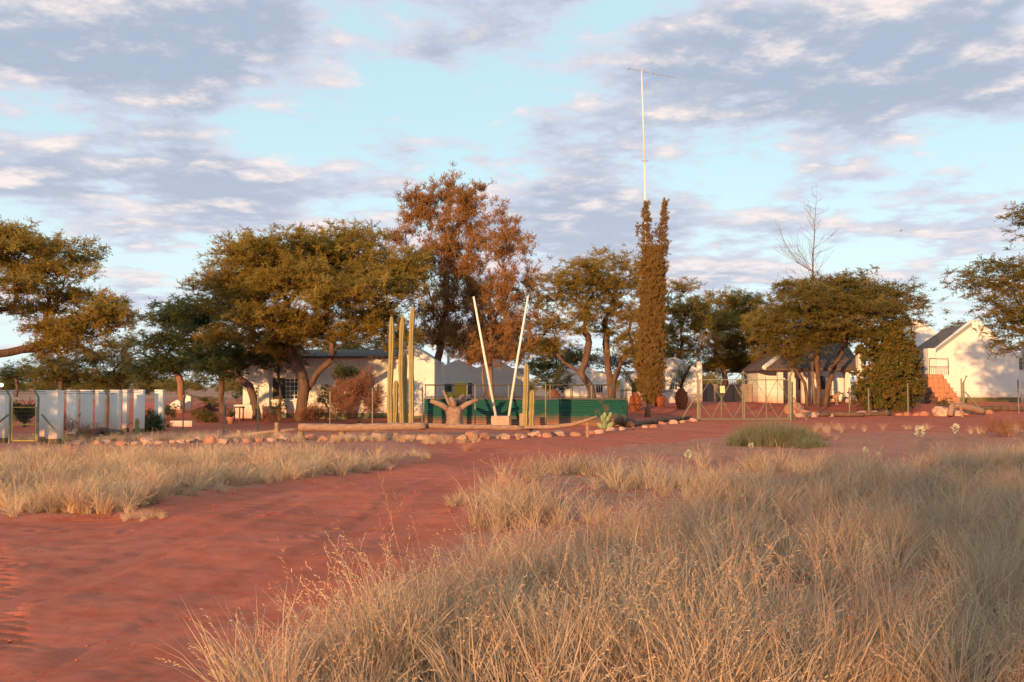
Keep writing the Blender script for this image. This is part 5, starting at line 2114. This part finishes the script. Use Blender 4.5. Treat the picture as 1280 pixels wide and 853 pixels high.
# ------------------------------------------------------------------ small things in the garden
def garden_bits():
    D = 42.5
    o = MB().box(Xp(214, D), Xp(241, D), D, D + .25, -.05, .22).build('garden_kerb', M['white'], None, origin=G(228, D))
    tag(o, 'low white garden kerb behind the last white pillar', 'kerb')
    D = 56.0
    o = MB().prism_y(poly(D, [(213, 512), (226, 512), (226, 502), (222, 500), (213, 505)]), D, D + .3).build('garden_wall', M['white'], None, origin=G(219, D))
    tag(o, 'low white wall with a sloping top beside the reddish trunk', 'wall')
    D = 57.0
    o = MB().prism_y(poly(D, [(232, 512), (239, 512), (239, 496), (234, 494), (232, 500)]), D, D + .3).build('garden_wall', M['white'], None, origin=G(235, D))
    tag(o, 'narrow upright white wall stub beyond the reddish trunk', 'wall')
    # wooden table
    D = 48.5
    g = G(297, D)
    t = thing('garden_table', g, 'small dark wooden garden table before the farmhouse porch', 'table')
    zt = Zp(508.5, D)
    MB().box(Xp(290, D), Xp(304, D), D - .4, D + .4, zt - .06, zt).build('tabletop', M['bark'], t)
    for px in (291.5, 302.5):
        for dy in (-.33, .33):
            MB().box(Xp(px, D) - .03, Xp(px, D) + .03, D + dy - .03, D + dy + .03, g.z - .02, zt - .064).build('leg', M['bark'], t)
    # potted plant
    D = 46.0
    g = G(289.5, D)
    t = thing('potted_plant', g, 'spiky green plant in a terracotta pot near the garden table', 'plant')
    MB().lathe((g.x, g.y, g.z), [(.12, 0), (.17, .22), (.2, .26), (.2, .31), (.15, .31)], 14).build('pot', M['pot'], t, smooth=True)
    rng = np.random.default_rng(4)
    V, F = [], []
    for k in range(46):
        az, e = rng.uniform(0, 6.28), rng.uniform(.3, 1.4)
        leaf_quads(V, F, np.array([0, 0, .3]), np.array([math.cos(az) * math.cos(e), math.sin(az) * math.cos(e), math.sin(e)]), np.array([.3, .2, 1]), rng.uniform(.3, .55), .045)
    me = np_mesh('leaves', np.array(V), np.array(F))
    me.materials.append(M['frond'])
    o = bpy.data.objects.new('leaves', me)
    COL.objects.link(o)
    o.parent = t
    # canvas heap on a stone
    D = 59.0
    g = G(260, D)
    vv, ff = [], []
    nx, ny = 16, 8
    for j in range(ny + 1):
        for i in range(nx + 1):
            u, v = i / nx * 2 - 1, j / ny * 2 - 1
            h = max(0, 1 - u * u) ** .6 * max(0, 1 - v * v) ** .5
            vv.append((g.x + u * .72, g.y + v * .5, g.z - .03 + h * (.32 + .10 * math.sin(u * 5 + 1) + .08 * math.sin(v * 7 + u * 9))))
    for j in range(ny):
        for i in range(nx):
            a = j * (nx + 1) + i
            ff.append((a, a + 1, a + nx + 2, a + nx + 1))
    o = MB().add(vv, ff).build('canvas_heap', M['tarp'], None, smooth=True, origin=g)
    tag(o, 'dark red canvas draped in a low heap in the far garden', 'canvas')
    # garden lamp
    D = 45.0
    g = G(2.5, D)
    t = thing('garden_lamp', g, 'garden lamp with a glowing round globe behind the broad white pillar', 'lamp')
    z = Zp(481, D)
    MB().tube([g - Vector((0, 0, .1)), Vector((g.x, g.y, z - .09))], .03, 8).build('post', M['darkRail'], t)
    mb = MB().lathe((g.x, g.y, z - .1), [(.03, 0), (.06, .03), (.075, .08), (.06, .13), (.03, .16)], 12)
    mb.build('globe', M['lampglass'], t, smooth=True)


garden_bits()


# ------------------------------------------------------------------ dog
def dog():
    D = 63.5
    g = G(1040, D)
    t = thing('dog', g, 'tan dog with a dark muzzle standing before the arched door', 'dog')
    # facing +X, 0.62 m at the shoulder; one skinned body
    J = {
        'pel': (-.32, 0, .52), 'loin': (-.12, 0, .50), 'chest': (.12, 0, .48), 'should': (.26, 0, .54), 'neck': (.38, 0, .68), 'head': (.47, 0, .76), 'muz': (.60, 0, .72),
        'hip1': (-.33, .10, .44), 'knee1': (-.24, .11, .29), 'hock1': (-.40, .11, .17), 'paw1': (-.37, .11, .03), 'toe1': (-.31, .11, .02),
        'hip2': (-.33, -.10, .44), 'knee2': (-.20, -.11, .29), 'hock2': (-.34, -.11, .17), 'paw2': (-.31, -.11, .03), 'toe2': (-.25, -.11, .02),
        'sh1': (.24, .10, .40), 'el1': (.20, .10, .28), 'wr1': (.23, .10, .14), 'fp1': (.23, .10, .03), 'ft1': (.29, .10, .02),
        'sh2': (.24, -.10, .40), 'el2': (.22, -.10, .28), 'wr2': (.27, -.10, .14), 'fp2': (.27, -.10, .03), 'ft2': (.33, -.10, .02),
        'tail1': (-.43, 0, .53), 'tail2': (-.52, 0, .42), 'tail3': (-.56, 0, .32)}
    Rr = dict(pel=.12, loin=.115, chest=.155, should=.13, neck=.09, head=.095, muz=.05, tail1=.03, tail2=.022, tail3=.012)
    for s in '12':
        Rr.update({'hip' + s: .085, 'knee' + s: .06, 'hock' + s: .032, 'paw' + s: .032, 'toe' + s: .028, 'sh' + s: .07, 'el' + s: .045, 'wr' + s: .033, 'fp' + s: .032, 'ft' + s: .028})
    ed = [('pel', 'loin'), ('loin', 'chest'), ('chest', 'should'), ('should', 'neck'), ('neck', 'head'), ('head', 'muz'), ('pel', 'tail1'), ('tail1', 'tail2'), ('tail2', 'tail3')]
    for s in '12':
        ed += [('pel', 'hip' + s), ('hip' + s, 'knee' + s), ('knee' + s, 'hock' + s), ('hock' + s, 'paw' + s), ('paw' + s, 'toe' + s),
               ('should', 'sh' + s), ('sh' + s, 'el' + s), ('el' + s, 'wr' + s), ('wr' + s, 'fp' + s), ('fp' + s, 'ft' + s)]
    names = list(J)
    me = bpy.data.meshes.new('body')
    me.from_pydata([J[k] for k in names], [(names.index(a), names.index(b)) for a, b in ed], [])
    o = bpy.data.objects.new('body', me)
    COL.objects.link(o)
    o.parent = t
    o.modifiers.new('skin', 'SKIN')
    for i, k in enumerate(names):
        sv = me.skin_vertices[0].data[i]
        sv.radius = (Rr[k], Rr[k])
        sv.use_root = (k == 'pel')
    o.modifiers.new('sub', 'SUBSURF').levels = 2
    o.modifiers['sub'].render_levels = 2
    me.materials.append(M['dogfur'])
    for s in (-1, 1):
        e = MB()
        e.add([(.40, s * .05, .83), (.46, s * .09, .84), (.45, s * .12, .74), (.41, s * .09, .77), (.42, s * .07, .85)], [(0, 1, 4), (1, 2, 4), (2, 3, 4), (3, 0, 4), (0, 3, 2, 1)])
        m2 = e.mesh('ear')
        m2.materials.append(M['dogdark'])
        eo = bpy.data.objects.new('ear', m2)
        COL.objects.link(eo)
        eo.parent = t
    mz = MB().lathe((0, 0, 0), [(.054, 0), (.052, .06), (.03, .085)], 10)
    m3 = mz.mesh('muzzle')
    m3.materials.append(M['dogdark'])
    mo = bpy.data.objects.new('muzzle', m3)
    COL.objects.link(mo)
    mo.parent = t
    mo.location = (.575, 0, .727)
    mo.rotation_euler = (0, R(107), 0)


dog()


def bird():
    c = P(1126, 289, 70)
    mb = MB()
    mb.add([(-.22, 0, .0), (-.05, .05, .03), (-.05, -.05, .03), (.16, 0, .02), (-.02, 0, -.05), (.0, .42, .10), (.09, .40, .11), (.09, .05, .03), (.0, -.42, .10), (.09, -.40, .11), (.09, -.05, .03)],
           [(0, 1, 2), (0, 4, 1), (0, 2, 4), (1, 4, 3), (2, 3, 4), (1, 3, 2), (1, 5, 6, 7), (2, 10, 9, 8)])
    mb.v = [(a * .55 + c.x, b * .55 + c.y, d * .55 + c.z) for a, b, d in mb.v]
    o = mb.build('bird', M['dogdark'], None, origin=c)
    tag(o, 'small dark bird flying high beside the dead tree', 'bird')


bird()


# ------------------------------------------------------------------ grass
def tuft_mesh(name, mat, rng, n, h, spread, curve, width, seeds=0.0, base_r=.06, segs=3, flat=0.0):
    """blades as tapering ribbons; seeds > 0 adds feathery heads to that share of them"""
    V, F3, F4 = [], [], []
    for k in range(n):
        az = rng.uniform(0, 2 * math.pi)
        L = rng.uniform(*h)
        lean = abs(rng.normal(0, spread)) + flat
        r0 = base_r * math.sqrt(rng.uniform())
        a0 = rng.uniform(0, 2 * math.pi)
        p = np.array([r0 * math.cos(a0), r0 * math.sin(a0), -.02])
        d = np.array([math.cos(az) * math.sin(lean), math.sin(az) * math.sin(lean), math.cos(lean)])
        out = np.array([math.cos(az), math.sin(az), 0])
        fa = rng.uniform(0, math.pi)
        s = np.array([math.cos(fa), math.sin(fa), 0]) * width * rng.uniform(.7, 1.3) / 2
        cv = curve * rng.uniform(.3, 1.6)
        o = len(V)
        for i in range(segs):
            w = 1 - .55 * i / segs
            V += [p - s * w, p + s * w]
            d = d + out * cv / segs + np.array([0, 0, -cv * .55 / segs]) + rng.normal(0, .05, 3)
            d = d / np.linalg.norm(d)
            p = p + d * L / segs
        V.append(p)
        for i in range(segs - 1):
            F4.append((o + 2 * i, o + 2 * i + 1, o + 2 * i + 3, o + 2 * i + 2))
        F3.append((o + 2 * segs - 2, o + 2 * segs - 1, o + 2 * segs))
        if rng.uniform() < seeds:
            for q in range(9):
                c = p - d * L * .03 * q
                dd = d + rng.normal(0, .55, 3)
                leaf_quads(V, F4, c, dd, np.array([.3, .5, .2]), L * .042, width * 1.05)
    me = bpy.data.meshes.new(name)
    me.from_pydata([tuple(v) for v in V], [], F4 + F3)
    me.update()
    me.materials.append(mat)
    return me


def tufts(name, mat, k, seed, **kw):
    rng = np.random.default_rng(seed)
    return spray_set(name, [tuft_mesh(name, mat, rng, **kw) for _ in range(k)])


TU = {
    'near': tufts('straw_tuft', M['straw'], 5, 1, n=70, h=(.20, .58), spread=.30, curve=.55, width=.0055, seeds=.10),
    'grey': tufts('grey_tuft', M['strawGrey'], 4, 2, n=65, h=(.18, .46), spread=.42, curve=.8, width=.0055),
    'fine': tufts('pale_tuft', M['strawPale'], 5, 3, n=75, h=(.22, .52), spread=.30, curve=.75, width=.0075, seeds=.25),
    'far': tufts('far_tuft', M['straw'], 4, 4, n=55, h=(.25, .55), spread=.28, curve=.6, width=.0085, seeds=.12),
    'fargrey': tufts('far_grey_tuft', M['strawGrey'], 4, 5, n=55, h=(.2, .5), spread=.30, curve=.65, width=.0085),
    'stem': tufts('long_stem', M['strawRed'], 5, 6, n=7, h=(.55, .98), spread=.20, curve=.35, width=.0040, seeds=.85, base_r=.12, segs=5),
    'stemstraw': tufts('long_straw_stem', M['strawPale'], 5, 16, n=7, h=(.5, .95), spread=.22, curve=.45, width=.0036, seeds=.6, base_r=.12, segs=5),
    'litter': tufts('straw_litter', M['strawGrey'], 5, 7, n=55, h=(.08, .26), spread=.5, curve=1.2, width=.0050, base_r=.22, flat=.75),
    'litterstraw': tufts('pale_straw_litter', M['strawPale'], 4, 17, n=45, h=(.08, .26), spread=.5, curve=1.2, width=.0050, base_r=.22, flat=.8),
    'red': tufts('red_tuft', M['strawRed'], 4, 8, n=75, h=(.3, .62), spread=.30, curve=.6, width=.0045, seeds=.2),
    'green': tufts('green_tuft', M['strawGreen'], 4, 9, n=80, h=(.3, .62), spread=.36, curve=.6, width=.0075),
}


def lay(name, label, group, xy, rng, smin, smax, tall=None):
    z = np.asarray(Hgt(xy[:, 0], xy[:, 1])) + .018 * vnoise(xy[:, 0], xy[:, 1], 2.1, .4)
    n = len(xy)
    pts = np.column_stack([xy, z])
    rot = np.column_stack([rng.normal(0, .10, n), rng.normal(0, .10, n), rng.uniform(0, 6.28, n)])
    s = rng.uniform(smin, smax, n)
    sc = np.column_stack([s, s, s * (tall if tall is not None else rng.uniform(.85, 1.2, n))])
    o = scatter(name, pts, rot, sc, group, rng=rng)
    tag(o, label, 'grass', kind='stuff')
    return o


def field_points(rng, n, y0, y1, side, power=1.0):
    """random points of the right hand field or of the left patch, denser near the camera"""
    u = rng.uniform(0, 1, n)
    y = y0 * (y1 / y0) ** (u ** power)
    if side == 'right':
        lo = road_r(y) + .25 * vnoise(y, y * .4, 1.9, 5.0) + .02
        hi = .60 * y + 2.5
    else:
        hi = road_l(y) + .15 * vnoise(y, y * .3, 1.6, 2.0) - .05
        lo = -.60 * y - 2.5
    x = lo + (hi - lo) * rng.uniform(0, 1, n)
    return np.column_stack([x, y])


def keep(rng, xy, prob):
    return xy[rng.uniform(0, 1, len(xy)) < prob]


def right_field():
    rng = np.random.default_rng(300)

    def open_(xy):          # 0 on the bare patches, 1 in thick grass
        x, y = xy[:, 0], xy[:, 1]
        v = .62 + .75 * vnoise(x, y, .62, 3.3) + .35 * vnoise(x, y, 1.9, 1.1)
        # bare ground beside the track and round the red tussock
        v -= 1.3 * np.exp(-(((x - .9) / 1.3) ** 2 + ((y - 15.3) / 2.2) ** 2))
        v -= 1.0 * np.exp(-(((x + .2) / .8) ** 2 + ((y - 11.0) / 1.0) ** 2))
        v -= .9 * np.exp(-(((x - 2.2) / 2.2) ** 2 + ((y - 21.0) / 2.5) ** 2))
        v -= 1.6 * sstep(19.5, 24, y + .6 * vnoise(x, y, .5, 2.0) - .10 * np.maximum(0, x - 8)) - .45 * sstep(29, 31, y) * sstep(36, 33, y)
        edge = x - road_r(y) - .45 * sstep(13, 8, y)
        return np.clip(v, 0, 1) * (.3 + .7 * sstep(0, .8, edge)) * (edge > 0)

    def greyness(xy):
        return np.clip(.42 + .5 * vnoise(xy[:, 0], xy[:, 1], .35, 8.0) + .3 * sstep(0, 8, xy[:, 0] - .25 * xy[:, 1]), 0, 1)
    a = field_points(rng, 6600, 4.6, 15, 'right')
    a = keep(rng, a, open_(a) * np.clip(.48 + 1.3 * vnoise(a[:, 0], a[:, 1], 3.4, 2.2), .04, 1))
    gr = rng.uniform(0, 1, len(a)) < greyness(a) * .6
    rd = (rng.uniform(0, 1, len(a)) < .30 * np.clip(.5 + vnoise(a[:, 0], a[:, 1], .8, 5.0), 0, 1)) & ~gr
    lay('dry_grass', 'reddish grass mixed through the straw near the track', TU['red'], a[rd], rng, .6, 1.1)
    gr2 = gr | rd
    lay('dry_grass', 'dry straw coloured grass close beside the track', TU['near'], a[~gr2], rng, .6, 1.4)
    lay('dry_grass', 'dry greyish grass mixed through the straw near the track', TU['grey'], a[gr], rng, .8, 1.3)
    b = field_points(rng, 6200, 14, 37, 'right', .8)
    b = keep(rng, b, open_(b) * np.clip(.48 + 1.3 * vnoise(b[:, 0], b[:, 1], 2.2, 4.2), .04, 1))
    gr = rng.uniform(0, 1, len(b)) < greyness(b) * .75
    lay('dry_grass', 'dry straw coloured grass of the middle field', TU['far'], b[~gr], rng, .75, 1.2)
    lay('dry_grass', 'greyish grass of the middle field', TU['fargrey'], b[gr], rng, .8, 1.25)
    c = field_points(rng, 1900, 4.8, 16, 'right')
    c = keep(rng, c, sstep(.3, .9, c[:, 0] - road_r(c[:, 1])) * open_(c) * np.clip(.5 + .8 * vnoise(c[:, 0], c[:, 1], .9, 6.0), 0.05, 1))
    h = int(len(c) * .6)
    lay('grass_stems', 'long reddish flowering grass stems', TU['stem'], c[:h], rng, .7, 1.1)
    lay('grass_stems', 'long pale flowering grass stems', TU['stemstraw'], c[h:], rng, .7, 1.1)
    d = field_points(rng, 4200, 4.6, 30, 'right', .9)
    d = keep(rng, d, (.25 + .75 * np.clip(open_(d) + .3, 0, 1)) * (d[:, 0] - road_r(d[:, 1]) > .3))
    lay('grass_litter', 'flattened dead grass lying between the tufts', TU['litter'], d, rng, .7, 1.4)
    e = field_points(rng, 1300, 6, 34, 'right', .9)
    e = keep(rng, e, .8)
    lay('grass_litter', 'pale broken straw lying between the tufts', TU['litterstraw'], e, rng, .6, 1.2)
    # strip between the far track and the stones
    f = np.column_stack([rng.uniform(11, 36, 800), rng.uniform(35.5, 40, 800)])
    f = keep(rng, f, np.clip(.3 + .8 * vnoise(f[:, 0], f[:, 1], .5, 4.0), 0, 1))
    lay('dry_grass', 'thin pale grass by the far bend of the track', TU['far'], f, rng, .5, .9)


right_field()


def track_litter():
    """broken straw and sand clods scattered over the track"""
    rng = np.random.default_rng(305)
    y = 4.5 * (40 / 4.5) ** rng.uniform(0, 1, 420)
    u = rng.uniform(0, 1, 420)
    x = road_l(y) + (road_r(y) - road_l(y)) * u
    xy = np.column_stack([x, y])
    e = np.minimum(u, 1 - u)
    xy = xy[rng.uniform(0, 1, 420) < .10 + .9 * np.exp(-e / .08)]
    lay('track_litter', 'broken bits of straw lying on the track', TU['litterstraw'], xy, rng, .25, .6)
    y = 4.5 * (34 / 4.5) ** rng.uniform(0, 1, 1500)
    x = road_l(y) + (road_r(y) - road_l(y)) * rng.uniform(0, 1, 1500)
    z = np.asarray(Hgt(x, y)) + .018 * vnoise(x, y, 2.1, .4) + .012
    clod = spray_set('sand_clod', [stone_mesh(200 + i, M['track']) for i in range(3)])
    s = .003 + .011 * rng.uniform(0, 1, 1500) ** 3
    o = scatter('track_clods', np.column_stack([x, y, z]), np.column_stack([rng.uniform(-.3, .3, 1500), rng.uniform(-.3, .3, 1500), rng.uniform(0, 6, 1500)]), s, clod, rng=rng)
    tag(o, 'small clods of red sand scattered over the track', 'sand', kind='stuff')


track_litter()


def left_patch():
    rng = np.random.default_rng(301)

    def dens(xy):
        x, y = xy[:, 0], xy[:, 1]
        v = .66 + .55 * vnoise(x, y, .55, 1.7) + .55 * vnoise(x, y, 2.4, 2.7)
        v *= sstep(12.9, 14.6, y + .5 * vnoise(x, y, .7, 3.0)) * sstep(24.0, 21.5, y + .5 * vnoise(x, y, .8, 1.0))
        v *= .3 + .7 * sstep(0, 1.2, road_l(y) - x)
        return np.clip(v, 0, 1)
    a = field_points(rng, 5000, 12.6, 26, 'left')
    a = keep(rng, a, dens(a))
    k = rng.uniform(0, 1, len(a))
    lay('dry_grass', 'thick pale golden grass in front of the white pillars and the log rail', TU['fine'], a[k < .72], rng, .5, 1.1)
    lay('dry_grass', 'straw grass mixed through the pale golden patch', TU['far'], a[(k >= .72) & (k < .88)], rng, .5, 1.05)
    lay('dry_grass', 'reddish grass mixed through the pale golden patch', TU['red'], a[k >= .88], rng, .7, 1.1)
    d = field_points(rng, 1500, 12.7, 25, 'left')
    lay('grass_litter', 'broken pale straw at the edge of the golden patch', TU['litterstraw'], keep(rng, d, .25 + .6 * dens(d)), rng, .6, 1.3)
    # thin wisps along the border stones
    e = np.column_stack([rng.uniform(-15, -1, 260), rng.uniform(30.3, 31.6, 260)])
    lay('dry_grass', 'thin wisps of grass before the border stones', TU['fine'], keep(rng, e, .6), rng, .4, .8)


left_patch()


def tussock(label, px, D, wx, wy, n, group, smin, smax, seed, name='grass_tussock', tall=1.0):
    rng = np.random.default_rng(seed)
    g = G(px, D)
    a = rng.uniform(0, 6.28, n)
    r = np.sqrt(rng.uniform(0, 1, n))
    xy = np.column_stack([g.x + np.cos(a) * r * wx, g.y + np.sin(a) * r * wy])
    z = np.asarray(Hgt(xy[:, 0], xy[:, 1]))
    s = rng.uniform(smin, smax, n) * (1 - .45 * r ** 2)
    rot = np.column_stack([-np.sin(a) * r * .35, np.cos(a) * r * .35, rng.uniform(0, 6.28, n)])
    o = scatter(name, np.column_stack([xy, z]), rot, np.column_stack([s, s, s * tall]), group, rng=rng)
    tag(o, label, 'grass', kind='stuff')
    return o


tussock('big rounded grey green grass clump standing before the farm gate', 962, 28.5, 1.25, .8, 95, TU['green'], 1.1, 1.5, 1, tall=1.35)
tussock('smaller grey green clump touching the big rounded one', 1010, 27.5, .5, .4, 24, TU['green'], .7, 1.0, 2)
tussock('glowing red gold grass tussock on bare sand beside the track', 640, 14.6, .36, .3, 26, TU['red'], .75, 1.05, 3)
tussock('pale tussock next to the red gold one', 588, 14.2, .35, .25, 18, TU['far'], .5, .75, 4)
tussock('flat pale tussock alone on the sand across the track', 178, 13.0, .3, .22, 14, TU['fine'], .35, .5, 5)
tussock('small reddish tuft alone on the track by the log', 588, 26.5, .22, .2, 9, TU['red'], .5, .8, 6)
tussock('low pale tuft alone on the sand near the bend', 520, 24.0, .5, .3, 14, TU['fine'], .4, .6, 7)
tussock('reddish wispy clump behind the grey green one', 1020, 31, .6, .5, 22, TU['red'], .6, 1.0, 8)


# ------------------------------------------------------------------ pale flower stalks
def flower(px, py, D, w, label, seed):
    rng = np.random.default_rng(seed)
    c = P(px, py, D)
    gz = float(Hgt(c.x, D))
    t = thing('flower_stalk', (c.x, D, gz), label, 'flower', 'pale flower stalks')
    rr = w / 2.4 / FPX * D
    MB().tube([(c.x + .02, D, gz - .02), (c.x + .01, D, (gz + c.z) / 2), (c.x, D, c.z)], [.008, .007, .006], 6).build('stem', M['strawGreen'], t)
    V, F = [], []
    for k in range(90):
        v = rng.normal(0, 1, 3)
        v /= np.linalg.norm(v)
        p = np.array(c) + v * rr * np.array([.75, .75, .95]) * rng.uniform(.3, .9)
        leaf_quads(V, F, p, v + np.array([0, 0, .5]), rng.normal(0, 1, 3), rr * .5, rr * .22)
    me = np_mesh('head', np.array(V) - np.array(t.location), np.array(F))
    me.materials.append(M['flower'])
    o = bpy.data.objects.new('head', me)
    COL.objects.link(o)
    o.parent = t


flower(860, 568, 17.5, 13, 'pale green flower head on a tall stalk over the middle grass, standing alone', 1)
flower(1150, 539, 27.5, 17, 'pale flower head in the thin grass, broadest of them', 2)
flower(1194, 535, 28.5, 14, 'pale flower head next to the broadest one, on a taller stalk', 3)
flower(1082, 563, 22, 10, 'small pale flower head, upper one of a close pair', 4)
flower(1098, 569, 21, 8, 'small pale flower head, lower one of a close pair', 5)
flower(939, 557, 24.5, 9, 'small pale flower head below the big grey green clump', 6)
